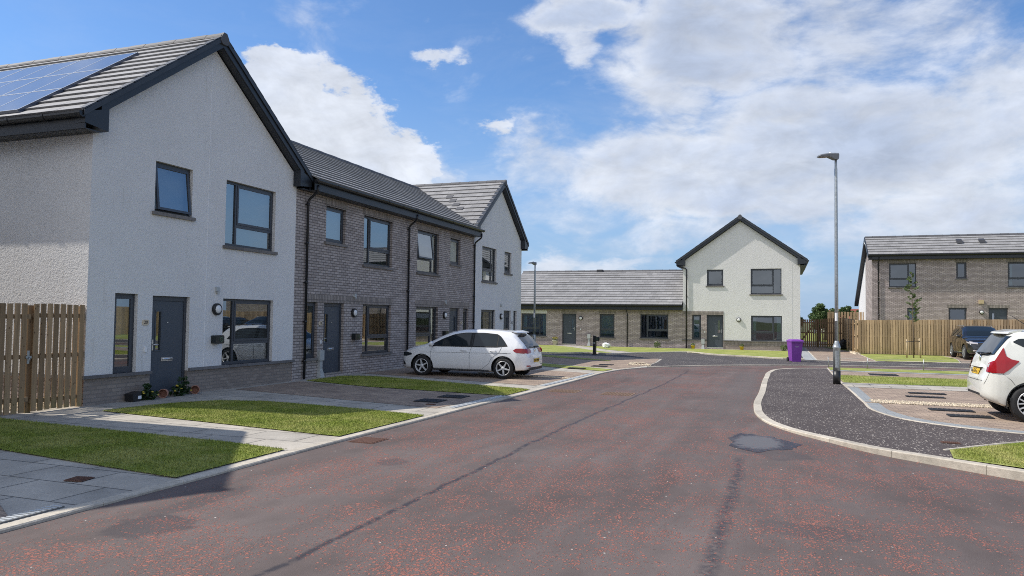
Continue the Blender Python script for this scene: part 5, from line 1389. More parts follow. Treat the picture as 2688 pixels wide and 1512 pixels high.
kerb([(13.5, 25.72), (15.97, 25.9), (16.1, 26.15), (19.4, 26.85), (24, 26.95), (45, 27.0)], .1, .03, -.1, name='kerb', step=.5)
kerb([(13.48, 44), (13.5, 25.8)], .06, .02, -.05, name='edging_kerb', step=.9)
kerb([(16.0, 34.4), (16.0, 26.3)], .05, .02, -.05, name='edging_kerb', side=-1, step=.9)
kerb([(20.05, 34.4), (20.0, 31), (19.4, 26.95)], .05, .025, -.05, name='edging_kerb', side=-1, step=.9)
b = MB(); b.box(16.72, 17.7, 24.35, 24.75, .003, .009); structure(b.build('pale_slab', M['kerb']))
# wet patch in the road
rnd = random.Random(11); pts = []
for i in range(48):
    a = i*2*math.pi/48; r = 1+.10*math.sin(3*a+1)+.06*math.sin(7*a)+rnd.uniform(-.07, .07)
    k = 1.25 if math.cos(a-5.8) > .8 else 1
    pts.append((11.68+.43*r*k*math.cos(a), 1.28+.72*r*math.sin(a)))
b = MB(); ids = [b.P(x, y, road_z(x, y)+.003) for x, y in pts]; c = b.P(11.68, 1.28, road_z(11.68, 1.28)+.003)
for i in range(48): b.face([ids[i], ids[(i+1) % 48], c])
tag(b.build('puddle', M['puddle'], recalc=False), 'damp drying puddle on the red road beside the island kerb', 'puddle', None, 'thing')

# covers and mats
def mat_panel(label, quad, group='dark slotted mats set in the block driveways', z=.006):
    b = MB(); q = [Vector((x, y, 0)) for x, y in quad]
    b.hexa([(p.x, p.y, z) for p in q], [(p.x, p.y, z+.012) for p in q], .2)
    rnd = random.Random(hash(label) % 1000)
    for i in range(9):
        for j in range(4):
            u0, u1, v0, v1 = (i+.12)/9, (i+.88)/9, (j+.12)/4, (j+.88)/4
            f = lambda u, v: q[0]*(1-u)*(1-v)+q[1]*u*(1-v)+q[2]*u*v+q[3]*(1-u)*v
            P4 = [f(u0, v0), f(u1, v0), f(u1, v1), f(u0, v1)]
            b.hexa([(p.x, p.y, z+.012) for p in P4], [(p.x, p.y, z+.019) for p in P4], rnd.random())
    o = b.build('slotted_mat', M['mesh'], None, origin=(q[0].x, q[0].y, 0)); return tag(o, label, 'drain mat', group)
def rect(x0, x1, y0, y1): return [(x0, y0), (x1, y0), (x1, y1), (x0, y1)]
mat_panel('dark mat farthest away, on the right driveway behind the lamp post', rect(14.75, 15.6, 15.6+1.05, 17.35))
mat_panel('dark mat in the right driveway farther from the gravel, upper of two', rect(14.95, 15.75, 10.18, 10.48))
mat_panel('dark mat just beyond the cream gravel strip, lower of two', rect(14.75, 15.55, 9.2, 9.48))
mat_panel('dark mat just nearer than the cream gravel strip', rect(14.78, 15.55, 6.45, 6.82))
mat_panel('nearest dark mat beside the shadow of the cut-off white car', rect(14.93, 15.65, 5.5, 5.86))
mat_panel('dark mat nearest the kerb on the shaded left driveway', rect(5.02, 5.55, 3.32, 3.82), z=.007)
mat_panel('dark mat farther from the camera on the shaded left driveway', rect(5.1, 5.66, 4.25, 4.75), z=.007)
mat_panel('small dark mat nearer the camera beyond the white hatchback', rect(5.55, 6.1, 16.1, 16.55), z=.007)
mat_panel('small dark mat farther away beyond the white hatchback', rect(5.6, 6.1, 17.1, 17.5), z=.007)
mat_panel('small dark mat sunk in the grass strip behind the hatchback', rect(5.1, 5.7, 14.5, 14.85), z=.018)
def cover(label, x, y, sx, sy, mat='iron', rot=0, rib='bars', z=None, name='manhole_cover', group=None):
    z = road_z(x, y) if z is None else z; b = MB(); c, s = math.cos(rot), math.sin(rot)
    def T(u, v, h): return (x+u*c-v*s, y+u*s+v*c, z+h)
    b.hexa([T(-sx, -sy, 0), T(sx, -sy, 0), T(sx, sy, 0), T(-sx, sy, 0)], [T(-sx, -sy, .006), T(sx, -sy, .006), T(sx, sy, .006), T(-sx, sy, .006)])
    n = 9
    for i in range(n):
        u0, u1 = -sx*.92+2*sx*.92*i/n, -sx*.92+2*sx*.92*(i+.6)/n
        for j in range(1 if rib == 'bars' else 9):
            v0, v1 = (-sy*.9, sy*.9) if rib == 'bars' else (-sy*.92+2*sy*.92*j/9, -sy*.92+2*sy*.92*(j+.6)/9)
            b.hexa([T(u0, v0, .006), T(u1, v0, .006), T(u1, v1, .006), T(u0, v1, .006)], [T(u0, v0, .013), T(u1, v0, .013), T(u1, v1, .013), T(u0, v1, .013)])
    o = b.build(name, M[mat], None, origin=(x, y, z)); return tag(o, label, 'drain cover', group)
cover('rusty road gully grate against the kerb by the sunlit lawn', 6.55, -.98, .23, .2, 'rust', R(90), name='gully_grate')
cover('worn manhole cover in the road nearer the left kerb', 7.1, 7.2, .36, .33, rib='stud')
cover('worn manhole cover in the middle of the road', 8.42, 7.1, .36, .33, rib='stud')
cover('small rusty stopcock cover in the shaded slab path', 5.22, -4.45, .10, .10, 'rust', R(12), 'stud', .006, 'stopcock_cover')
cover('small rusty cover in the dark footway by the raised kerb', 14.3, 2.1, .12, .07, 'rust', 0, 'stud', .004, 'stopcock_cover')
cover('tiny brown cover beside the dark mats on the left driveway', 5.56, 3.02, .09, .05, 'rust', 0, 'stud', .007, 'stopcock_cover')
cover('small plate in the pale gravel at the driveway tip', 6.95, 18.4, .2, .12, 'rust', 0, 'stud', .03, 'stopcock_cover')

# ------------------------------------------------------------------ the houses
FE = frame(0, 0, 'E'); FS = frame(0, 36, 'S'); FR = frame(17.5, 42.2, 'S', .68)
W20 = 6.17
h20 = gable_house('white_house', 'large white roughcast gable house with number 20 and solar panels, nearest left', FE, W20, 9.0,
   [(1.49, 2.51, 3.8, 4.84), (3.55, 5.33, 3.3, 4.82), (.61, 1.15, .555, 2.1), (1.52, 2.53, .05, 2.08), (3.55, 5.34, .555, 2.08)], .5)
window(h20, FE, 1.49, 2.51, 3.8, 4.84, 'single', True, blind='full')
window(h20, FE, 3.55, 5.33, 3.3, 4.82, 'left', blind='full')
window(h20, FE, .61, 1.15, .555, 2.1, 'single', sill=False, blind='roller')
window(h20, FE, 3.55, 5.34, .555, 2.08, 'left', sill=False, blind='slats')
door(h20, FE, 1.52, 2.53, .05, 2.08, 'left')
wall_lamp(h20, FE, 3.33, 1.83); charger(h20, FE, 3.33, 1.15); plaque(h20, FE, 1.35, 1.535, '20')
wall_bits(h20, FE, [('vent', 3.33, 2.27), ('bell', 1.36, .99)])
q = MB(FE); q.box(2.985, 2.999, 0, .005, .56, 7.6); q.build('movement_joint', M['white'], h20)
# solar array on the left slope
for i in range(4):
    for j in range(3):
        sl = math.hypot(1, TAN); ux, uz = 1/sl, TAN/sl
        def SP(x, s, hgt):
            return (x, -.30+s*ux-hgt*uz, 5.40+s*uz+hgt*ux)
        x1 = -1.58-1.74*i; x0 = x1-1.72; s0 = .08+1.14*j; s1 = s0+1.125
        b = MB(); b.hexa([SP(x0, s0, .05), SP(x1, s0, .05), SP(x1, s1, .05), SP(x0, s1, .05)], [SP(x0, s0, .115), SP(x1, s0, .115), SP(x1, s1, .115), SP(x0, s1, .115)])
        pn = b.build('solar_panel', M['pv'], h20)
        l = MB(); xm = (x0+x1)/2
        for (a, c, d, e) in ((xm-.008, xm+.008, s0, s1), (x0, x1, s0, s0+.012), (x0, x1, s1-.012, s1), (x1-.014, x1, s0, s1), (x0, x0+.01, s0, s1)):
            l.hexa([SP(a, d, .115), SP(c, d, .115), SP(c, e, .115), SP(a, e, .115)], [SP(a, d, .118), SP(c, d, .118), SP(c, e, .118), SP(a, e, .118)])
        l.build('busbar', M['pvline'], pn)

h22 = gable_house('white_house', 'white gable house beyond the left edge whose shadow crosses the lawn', frame(0, -8.88, 'E'), W20, 9.0,
   [(3.66, 4.68, 3.8, 4.84), (.84, 2.62, 3.3, 4.82), (5.02, 5.56, .555, 2.1), (3.64, 4.65, .05, 2.08), (.83, 2.62, .555, 2.08)], .5)
F22 = frame(0, -8.88, 'E')
window(h22, F22, 3.66, 4.68, 3.8, 4.84); window(h22, F22, .84, 2.62, 3.3, 4.82, 'right', blind='full'); window(h22, F22, 5.02, 5.56, .555, 2.1, sill=False); window(h22, F22, .83, 2.62, .555, 2.08, 'right', sill=False); door(h22, F22, 3.64, 4.65, .05, 2.08, 'right')

zval = lambda um, sgn: (lambda z: um + sgn*(7.96+.02-z)/TAN)
v20 = lambda z: W20/2 + (7.98-z)/TAN
W2Y = 18.28; W2W = 6.02; vW2 = lambda z: W2Y+W2W/2 - (7.98-z)/TAN
hs18 = [(7.56, 8.55, 3.79, 4.81), (9.58, 11.35, 3.3, 4.81), (6.68, 7.24, .56, 2.08), (7.55, 8.56, .05, 2.08), (9.6, 11.35, .56, 2.08)]
h18 = terrace('brick_house', 'grey brick terraced house with number 18 next to the white gable', FE, W20, 12.2, 5.08, hs18,
   [(7.5, 8.62, 4.81), (9.5, 11.43, 4.81), (6.63, 11.43, 2.08)], 8.0, -4.0, 7.7, 5.35, v20, lambda z: 12.2, gut=(6.5, 12.2))
window(h18, FE, *hs18[0], 'single', blind='full'); window(h18, FE, *hs18[1], 'left', blind='slats'); window(h18, FE, *hs18[2], 'single'); window(h18, FE, *hs18[4], 'left')
door(h18, FE, *hs18[3], 'left'); wall_lamp(h18, FE, 9.08, 1.81); charger(h18, FE, 9.13, 1.1); plaque(h18, FE, 7.39, 1.5, '18')
downpipe(h18, FE, 6.62, 5.2); wall_bits(h18, FE, [('meter', 7.36, .62), ('bell', 7.4, .99), ('vent', 9.1, 2.32)])
hs16 = [(13.15, 14.91, 3.29, 4.79), (15.92, 16.87, 3.78, 4.78), (13.14, 14.9, .56, 2.08), (15.93, 16.89, .05, 2.07), (17.24, 17.78, .56, 2.07)]
h16 = terrace('brick_house', 'grey brick terraced house with an upstairs light tilted open, behind the hatchback', FE, 12.2, W2Y, 5.08, hs16,
   [(13.07, 14.99, 4.79), (15.85, 16.95, 4.78), (13.07, 17.86, 2.08)], 8.0, -4.0, 7.7, 5.35, lambda z: 12.2, vW2, gut=(12.2, 18.25))
window(h16, FE, *hs16[0], 'right', True, blind='roller'); window(h16, FE, *hs16[1], 'single', blind='full'); window(h16, FE, *hs16[2], 'right', blind='curtains'); window(h16, FE, *hs16[4], 'single')
door(h16, FE, *hs16[3], 'right'); wall_lamp(h16, FE, 15.45, 1.79); charger(h16, FE, 15.45, 1.1); plaque(h16, FE, 17.07, 1.5, '16')
downpipe(h16, FE, 12.42, 5.2); downpipe(h16, FE, 18.22, 5.2); wall_bits(h16, FE, [('vent', 15.5, 2.3)])
FW = frame(0, W2Y, 'E')
hsw = [(.9, 2.6, 3.29, 4.79), (3.63, 4.57, 3.79, 4.79), (.88, 2.55, .555, 2.06), (3.62, 4.57, .05, 2.06), (4.94, 5.42, .555, 2.06)]
DARK[('white_house', -1)] = ()
hw = gable_house('white_house', 'white gable house at the far end of the left row with dark vent tiles', FW, W2W, 8.6, hsw, .5, roofz=7.92)
window(hw, FW, *hsw[0], 'right'); window(hw, FW, *hsw[1], 'single', blind='slats'); window(hw, FW, *hsw[2], 'right', sill=False, blind='slats'); window(hw, FW, *hsw[4], 'single', sill=False)
door(hw, FW, *hsw[3], 'right'); wall_lamp(hw, FW, 3.22, 1.78); charger(hw, FW, 3.22, 1.1); plaque(hw, FW, 4.75, 1.5, '14', 'coping', 'lampw'); wall_bits(hw, FW, [('vent', 3.2, 2.3)])
# the four darker vent tiles on its left slope
for i in range(4):
    sl = math.hypot(1, TAN); x = -2.05+.31*i; y = W2Y+W2W/2-1.18-.27*i*1.0*1.15; z = 7.92-TAN*(W2Y+W2W/2-y)
    b = MB(); n = Vector((0, -TAN/sl, 1/sl)); u = Vector((0, 1/sl, TAN/sl)); p = Vector((x, y, z))+n*.045
    A = [p+Vector((-.16, 0, 0)), p+Vector((.16, 0, 0)), p+Vector((.16, 0, 0))+u*.26, p+Vector((-.16, 0, 0))+u*.26]
    b.hexa([tuple(q) for q in A], [tuple(q+n*.014) for q in A]); b.build('vent_tile', M['ridge'], hw)

H4X = 6.4; F4 = frame(H4X, 36, 'S'); W4 = 6.68
q4 = lambda a, b_, c, d: (a-H4X, b_-H4X, c, d)
hs4 = [q4(7.82, 8.77, 3.82, 4.79), q4(10.34, 12.06, 3.31, 4.82), q4(6.96, 7.48, .56, 2.06), q4(7.82, 8.77, .06, 2.06), q4(10.36, 12.08, .555, 2.04)]
h4 = gable_house('white_house', 'white gable house with a brick entrance corner, behind the purple bin', F4, W4, 9.0, hs4, .5, roofz=7.96, tan=.715, ov=.22)
window(h4, F4, *hs4[0], 'single'); window(h4, F4, *hs4[1], 'right'); window(h4, F4, *hs4[2], 'single', blind='curtains'); window(h4, F4, *hs4[4], 'right', sill=False, blind='curtains')
door(h4, F4, *hs4[3], 'right'); wall_lamp(h4, F4, 9.67-H4X, 1.78)
plaque(h4, F4, 7.66-H4X, 1.45, '12', 'ridge', 'lampw'); wall_bits(h4, F4, [('meter', 7.6-H4X, .45), ('bell', 7.7-H4X, 1.02)])
# brick entrance corner: facing sheet proud of the roughcast, with the same openings
b = wall_panel(F4, -.02, 8.79-H4X+.0, .0, 2.27, [hs4[2], hs4[3]], o=.02, depth=.14)
b.quad((8.79-H4X, .02, 0), (8.79-H4X, 0, 0), (8.79-H4X, 0, 2.27), (8.79-H4X, .02, 2.27)); b.quad((-.02, .02, 2.27), (8.79-H4X, .02, 2.27), (8.79-H4X, -.0, 2.27), (-.02, 0, 2.27))
b.build('brick_corner', M['brickY'], h4)
b = MB(F4); b.box(.0, 8.785-H4X, -.05, .025, 2.065, 2.275); b.build('soldier_course', M['soldY'], h4)
b = MB(F4); b.box(8.83-H4X, W4-.01, -.05, .004, .28, .495); b.build('soldier_course', M['soldY'], h4)
q = MB(F4); q.box(12.64-H4X, 12.652-H4X, 0, .004, .56, 5.1); q.build('movement_joint', M['blind'], h4)
b = MB(F4); b.tube([(-.36, .12, 5.25), (-.36, .12, 5.05), (-.3, .1, 4.98), (.15, .06, 4.88), (.22, .06, 4.8), (.22, .075, .02)], .036, 8)
for z in (4.3, 3.2, 2.2, 1.2): b.box(.17, .27, 0, .05, z-.012, z+.012)
b.build('downpipe', M['pipe'], h4)

FB = frame(0, 36, 'S')
hsb = [(-4.01, -2.32, .58, 2.03), (-1.24, -.31, .06, 2.04), (1.22, 2.17, .56, 2.04), (3.8, 5.52, .57, 2.05)]
hb = terrace('brick_bungalow', 'low grey brick bungalow with a long tiled roof beyond the left row', FB, -5.1, H4X, 2.36, hsb,
   [(-1.3, -.25, 2.04), (1.15, 2.24, 2.04), (3.72, 5.6, 2.05)], 8.0, -4.0, 5.0, 2.62, lambda z: -5.3, lambda z: H4X-.02, gut=(-5.3, H4X-.0))
window(hb, FB, *hsb[0], 'right', blind='curtains'); window(hb, FB, *hsb[2], 'b', blind='slats'); window(hb, FB, *hsb[3], 'left'); door(hb, FB, *hsb[1], 'right')
wall_lamp(hb, FB, 0.0, 1.76); wall_bits(hb, FB, [('meter', .55, .62), ('bell', 0.0, 1.05)]); downpipe(hb, FB, 3.0, 2.45)
b = MB(FB); b.box(-4.05, -2.28, -.06, .006, 2.035, 2.24); b.build('render_band', M['render'], hb)
b = MB(FB)
b.poly([(-5.1, 0, 2.36), (-5.1, -8, 2.36), (-5.1, -4, 4.75)]); b.build('gable_wall', M['render'], hb)
b = MB(FB); b.box(.1, .5, -4.2, -3.8, 4.9, 5.12); b.build('roof_vent', M['vent'], hb)

# right hand house on higher ground
x_ = lambda X: X-17.5
hsr = [(.98, 2.52, 3.31, 4.8), (4.72, 5.27, 3.82, 4.82), (7.45, 9.2, 3.31, 4.8), (2.0, 2.54, .56, 2.0), (4.28, 5.26, .9, 2.02), (6.42, 7.42, .05, 2.02)]
hr = terrace('brick_house', 'brick house with two roof vents behind the long timber fence on the right', FR, 0, 15.5, 5.06, hsr,
   [(.9, 2.6, 4.8), (4.64, 5.35, 4.82), (7.37, 9.28, 4.8), (4.2, 5.34, 2.02), (6.34, 7.5, 2.02)], 7.5, -1.75, 6.66, 5.34, lambda z: -.22, lambda z: 15.7, gut=(-.22, 15.7), side_walls=(False, True))
window(hr, FR, *hsr[0], 'right'); window(hr, FR, *hsr[1], 'single'); window(hr, FR, *hsr[2], 'b', blind='curtains'); window(hr, FR, *hsr[3], 'single'); window(hr, FR, *hsr[4], 'single')
door(hr, FR, *hsr[5], 'left'); wall_lamp(hr, FR, x_(23.55), 1.76); downpipe(hr, FR, .38, 5.2)
b = MB(FR); b.box(x_(23.4), x_(23.65), 0, .12, 2.28, 2.5); b.build('flue_vent', M['creamvent'], hr)
# side wall: brick return then render, under a long rear roof slope
b = MB(FR); b.poly([(0, 0, -.7), (0, -3.5, -.7), (0, -3.5, 5.4), (0, -1.75, 6.4), (0, 0, 5.1)]); b.build('side_wall', M['brickX'], hr)
b = MB(FR); b.poly([(-.03, -3.5, -.7), (-.03, -8.2, -.7), (-.03, -8.2, 2.6), (-.03, -3.5, 5.45)]); b.quad((-.03, -3.5, -.7), (0, -3.5, -.7), (0, -3.5, 5.4), (-.03, -3.5, 5.4)); b.build('side_wall', M['render'], hr)
b = MB(FR); b.quad((0, 0, -.7), (15.5, 0, -.7), (15.5, 0, 0), (0, 0, 0)); b.build('base_course', M['brickY'], hr)
def V(u, o, z): return Vector(FR(u, o, z))
roof_tiles(V(-.22, -8.9, 2.45), (1, 0, 0), (V(0, -1.75, 6.66)-V(0, -8.9, 2.45)).normalized(), lambda s_: (0, 15.9), math.hypot(7.15, 4.21), par=hr)
b = MB(FR)
for (o0, z0, o1, z1) in ((.4, 5.34, -1.75, 6.66), (-1.75, 6.66, -8.9, 2.45)):
    b.hexa([(-.27, o0, z0-.2), (-.22, o0, z0-.2), (-.22, o1, z1-.2), (-.27, o1, z1-.2)], [(-.27, o0, z0+.03), (-.22, o0, z0+.03), (-.22, o1, z1+.03), (-.27, o1, z1+.03)])
    b.hexa([(-.22, o0, z0-.2), (0, o0, z0-.2), (0, o1, z1-.2), (-.22, o1, z1-.2)], [(-.22, o0, z0-.18), (0, o0, z0-.18), (0, o1, z1-.18), (-.22, o1, z1-.18)])
b.build('barge_board', M['fascia'], hr)
for X in (22.55, 23.78):
    b = MB(); y0, z0 = 43.0, .68+5.34+(1.32/2.15)*(.4+.8)
    b.hexa([(X-.17, y0-.17, z0-.0), (X+.17, y0-.17, z0), (X+.17, y0+.2, z0+.24), (X-.17, y0+.2, z0+.24)], [(X-.15, y0-.1, z0+.17), (X+.15, y0-.1, z0+.17), (X+.15, y0+.16, z0+.30), (X-.15, y0+.16, z0+.30)])
    b.build('roof_vent', M['vent'], hr)
b = MB()
for sx in (0, .08): b.tube([(17.1, 42.6+sx, 6.9), (17.28, 42.6+sx, 6.5), (17.35, 42.7+sx, 5.7)], .012, 5)
b.tube([(16.98, 42.3, 6.75), (17.2, 42.8, 6.75)], .01, 5); b.build('aerial', M['wire'], hr)

# ------------------------------------------------------------------ fences
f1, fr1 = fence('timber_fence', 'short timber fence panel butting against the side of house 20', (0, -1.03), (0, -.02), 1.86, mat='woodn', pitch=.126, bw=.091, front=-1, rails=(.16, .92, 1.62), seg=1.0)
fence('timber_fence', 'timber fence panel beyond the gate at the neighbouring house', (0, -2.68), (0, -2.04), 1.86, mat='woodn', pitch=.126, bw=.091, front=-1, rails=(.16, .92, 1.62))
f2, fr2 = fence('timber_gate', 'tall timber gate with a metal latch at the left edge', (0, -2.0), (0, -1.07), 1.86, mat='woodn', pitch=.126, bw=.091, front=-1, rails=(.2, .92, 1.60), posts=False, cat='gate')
q = MB(fr2); q.box(.86, .90, .02, .034, .84, 1.06); q.box(.83, .93, .034, .045, .93, .97); q.tube([(.88, .045, .95), (.88, .075, .9)], .01, 6); q.build('latch', M['wire'], f2)
fence('timber_fence', 'long timber fence running right behind the young tree and grey car', (16.05, 34.5), (45, 34.5), 1.85, double=True, front=-1, h1=2.35, pitch=.128, bw=.10)
fence('timber_fence', 'tall close-boarded side fence between the driveway and the garden', (16.0, 44.0), (16.0, 34.55), 2.0, front=1, pitch=.1, bw=.101, h1=1.84)
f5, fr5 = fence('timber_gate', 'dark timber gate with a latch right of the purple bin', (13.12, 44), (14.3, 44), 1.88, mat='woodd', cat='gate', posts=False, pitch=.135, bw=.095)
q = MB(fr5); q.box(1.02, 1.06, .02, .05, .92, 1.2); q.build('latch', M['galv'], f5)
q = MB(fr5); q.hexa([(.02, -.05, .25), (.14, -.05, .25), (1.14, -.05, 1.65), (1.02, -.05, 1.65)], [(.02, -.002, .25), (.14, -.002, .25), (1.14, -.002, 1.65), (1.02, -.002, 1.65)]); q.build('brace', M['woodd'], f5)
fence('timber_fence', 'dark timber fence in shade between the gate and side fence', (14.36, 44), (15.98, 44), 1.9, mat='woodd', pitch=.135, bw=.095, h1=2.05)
fence('timber_fence', 'timber fence of the upper garden seen above the side fence', (15.2, 47.0), (22, 47.0), 2.45, pitch=.2, bw=.15)

# low wire fence along the far strip
t = thing('wire_fence', 'low wire fence on thin posts along the far grass strip', 'fence', (14.2, 20.3, 0))
for x in (13.7, 15.0, 16.85, 18.6, 20.4):
    b = MB(); b.tube([(x, 20.15, 0), (x+random.uniform(-.03, .03), 20.15, .42)], .016, 6); b.build('post', M['wire'], t)
for z in (.22, .38):
    b = MB(); b.tube([(13.7, 20.15, z), (15.0, 20.15, z-.01), (16.85, 20.15, z+.01), (18.6, 20.15, z), (20.4, 20.15, z), (26, 20.15, z)], .005, 5); b.build('wire', M['wire'], t)

# ------------------------------------------------------------------ street furniture
lamp_post('street_lamp', 'tall galvanised street lamp with a black base band on the island footway', 13.47, 12.41, 6.4, (-1, -.25), 'street lamps')
lamp_post('street_lamp', 'slender street lamp beyond the hatchback against the bungalow roof', .74, 24.2, 4.42, (-.75, -1), 'street lamps', scale=.75, simple_=True)
t = thing('charging_post', 'black electric charging post standing before the bungalow lawn', 'charging post', (3.54, 25.05, 0))
b = MB(); b.box(3.47, 3.61, 24.97, 25.13, 0, .92); b.box(3.44, 3.64, 24.94, 25.16, 0, .03); b.build('post', M['black'], t)
fp = lambda u, o, z: (3.68+u, 24.97-o, z)
charger(t, fp, 0.0, .76, 'socket_box')
b = MB(); b.box(3.5, 3.58, 24.962, 24.97, .52, .60); b.build('post_mark', M['galv'], t)
wheelie_bin(12.57, 24.15, R(20)).scale = (.88, .88, .9)

# ------------------------------------------------------------------ cars
golf((5.37, 10.27, .0), R(180), .965)
hatch((15.42, 6.0, 0), 0)
suv((21.15, 34.35, 0), R(-90))
# top of one more car behind the cut-off hatchback
c2 = suv((24.6, 34.3, 0), R(-90), .97); c2.root['label'] = 'dark car mostly hidden behind the cut-off white hatchback'

# ------------------------------------------------------------------ plants and pots
pot_plant('fallen_pot', 'overturned terracotta pot in front of the number 20 door', .16, 1.72, 'terra', lying=R(-55), n=0, potr=.095, poth=.19, group='overturned pots at house 20')
pot_plant('fallen_pot', 'overturned terracotta pot right of the number 20 door', .14, 2.62, 'terra', lying=R(-55), n=0, potr=.095, poth=.19, group='overturned pots at house 20')
def clump(label, x, y, n, sp, seedf, flowers, zt=.2):
    t = thing('spilled_plant', label, 'plant', (x, y, 0), 'spilled plants at house 20'); f = MB()
    leaves(f, (x, y, zt*.45), (.14, sp, zt*.5), n, .085)
    for _ in range(5):
        yy = y+random.uniform(-sp*.6, sp*.6); hh = zt*random.uniform(.8, 1.5); f.tube([(x, yy, .03), (x+.03, yy+.03, hh)], .006, 4); leaves(f, (x+.03, yy+.03, hh), (.05, .06, .05), 14, .08)
    f.build('foliage', M['leafd'], t); q = MB()
    for _ in range(flowers):
        c = (x+random.uniform(.05, .13), y+random.uniform(-sp, sp), random.uniform(.07, zt)); q.lathe(c, [(.01, -.01), (.028, 0), (.01, .014)], 8)
    q.build('flowers', M['yellow'], t); return t
clump('dark leafy plant with yellow flowers spilled left of the door', .16, 1.32, 150, .24, 1, 5)
clump('taller leafy plant spilled between the two terracotta pots', .14, 2.18, 170, .26, 2, 5, .24)
t = thing('black_pot', 'black plastic pot tipped over at the brick plinth', 'plant pot', (.14, .98, 0))
b = MB(); b.hexa([(.05, .88, .0), (.24, .90, .0), (.24, 1.06, .0), (.05, 1.06, .0)], [(.04, .86, .15), (.24, .88, .15), (.24, 1.08, .19), (.04, 1.08, .19)]); b.build('pot', M['black'], t)
b = MB(); b.box(.241, .246, 1.0, 1.08, .05, .11); b.build('plant_label', M['white'], t)
pot_plant('flower_pot', 'pale bowl of yellow flowers by the bungalow door', -1.6, 35.7, 'cream', 'leafy', flowers=60, potr=.2, poth=.3, foliage=.2, n=90)
pot_plant('flower_pot', 'yellow pot beside the narrow window of the entrance corner', 7.05, 35.65, 'ypot', 'leafy', potr=.12, poth=.2, foliage=.13, n=80)
pot_plant('flower_pot', 'yellow pot standing against the brick plinth left of the bin', 9.85, 35.7, 'ypot', 'leafy', potr=.12, poth=.2, foliage=.13, n=80)
for lb, x, y, fl in (('small shrub with pale flowers under the dark bungalow window', 4.95, 35.4, 14), ('small shrub at the plinth just left of the purple bin', 12.2, 35.5, 0)):
    t = thing('small_shrub', lb, 'shrub', (x, y, 0)); f = MB(); leaves(f, (x, y, .2), (.22, .15, .2), 170, .09); f.build('foliage', M['leafy'], t)
    if fl: q = MB(); leaves(q, (x, y, .33), (.2, .14, .1), fl, .08); q.build('flowers', M['cream'], t)
# crumpled white bag and black sack
def blobby(name, label, cat, c, r, mat, seed):
    rnd = random.Random(seed); t_ = MB(); rings = []
    for i in range(7):
        ph = math.pi*i/6; ring = []
        for k in range(12):
            a = k*math.pi/6; s = 1+rnd.uniform(-.22, .22); ring.append(t_.P(c[0]+r[0]*s*math.sin(ph)*math.cos(a), c[1]+r[1]*s*math.sin(ph)*math.sin(a), max(0.0, c[2]+r[2]*s*math.cos(ph))))
        rings.append(ring)
    for a, b2 in zip(rings, rings[1:]):
        for k in range(12): t_.face([a[k], a[(k+1) % 12], b2[(k+1) % 12], b2[k]])
    return tag(t_.build(name, M[mat], None, origin=(c[0], c[1], 0)), label, cat)
blobby('crumpled_bag', 'crumpled white bag lying on the bungalow lawn', 'litter', (2.2, 33.6, .14), (.26, .2, .16), 'white', 5)
blobby('bin_bag', 'full black bin bag against the side fence near the gate', 'bin bag', (15.7, 40.6, .3), (.3, .3, .34), 'bag', 9)
b = MB(); b.box(15.5, 15.85, 40.3, 40.5, .5, .62); 

# young tree with two stakes
t = thing('young_tree', 'young staked tree with sparse leaves in front of the fence', 'tree', (18.15, 30.9, 0))
b = MB(); b.tube([(18.15, 30.9, 0), (18.14, 30.9, 1.2), (18.11, 30.9, 2.4), (18.09, 30.9, 4.2)], [.028, .022, .014, .004], 8)
f = MB(); rnd = random.Random(4)
for i in range(30):
    z = 1.75+i*.082; L_ = (.55 if z < 3.0 else .42 if z < 3.4 else .28)*rnd.uniform(.55, 1.0)*(0.35 if 2.95 < z < 3.15 else 1); a = rnd.uniform(0, 6.28); e = (18.1+L_*math.cos(a), 30.9+L_*math.sin(a), z+L_*.45)
    b.tube([(18.1, 30.9, z), e], [.006, .002], 4)
    for k in range(9): p = Vector((18.1, 30.9, z)).lerp(Vector(e), .35+.65*k/8); leaves(f, tuple(p), (.06, .06, .05), 5, .085)
b.build('trunk', M['bark'], t); f.build('crown', M['leafy'], t)
for sx, h_ in ((-.31, .92), (.27, .98)):
    b = MB(); b.tube([(18.15+sx+(.02 if sx > 0 else 0), 30.85, 0), (18.15+sx-(.03 if sx > 0 else 0), 30.85, h_)], .035, 8); tag(b.build('tree_stake', M['stake'], None, origin=(18.15+sx, 30.85, 0)), 'round timber stake %s of the young tree trunk' % ('left' if sx < 0 else 'right'), 'stake', 'stakes of the young tree')
b = MB(); b.tube([(17.80, 30.83, .80), (18.14, 30.83, .81), (18.15, 30.87, .84), (18.42, 30.82, .84)], .02, 6); b.tube([(18.14, 30.9, .84), (18.2, 30.86, .99), (18.36, 30.84, .99), (18.41, 30.84, .85)], .01, 6); b.build('rubber_tie', M['black'], t)

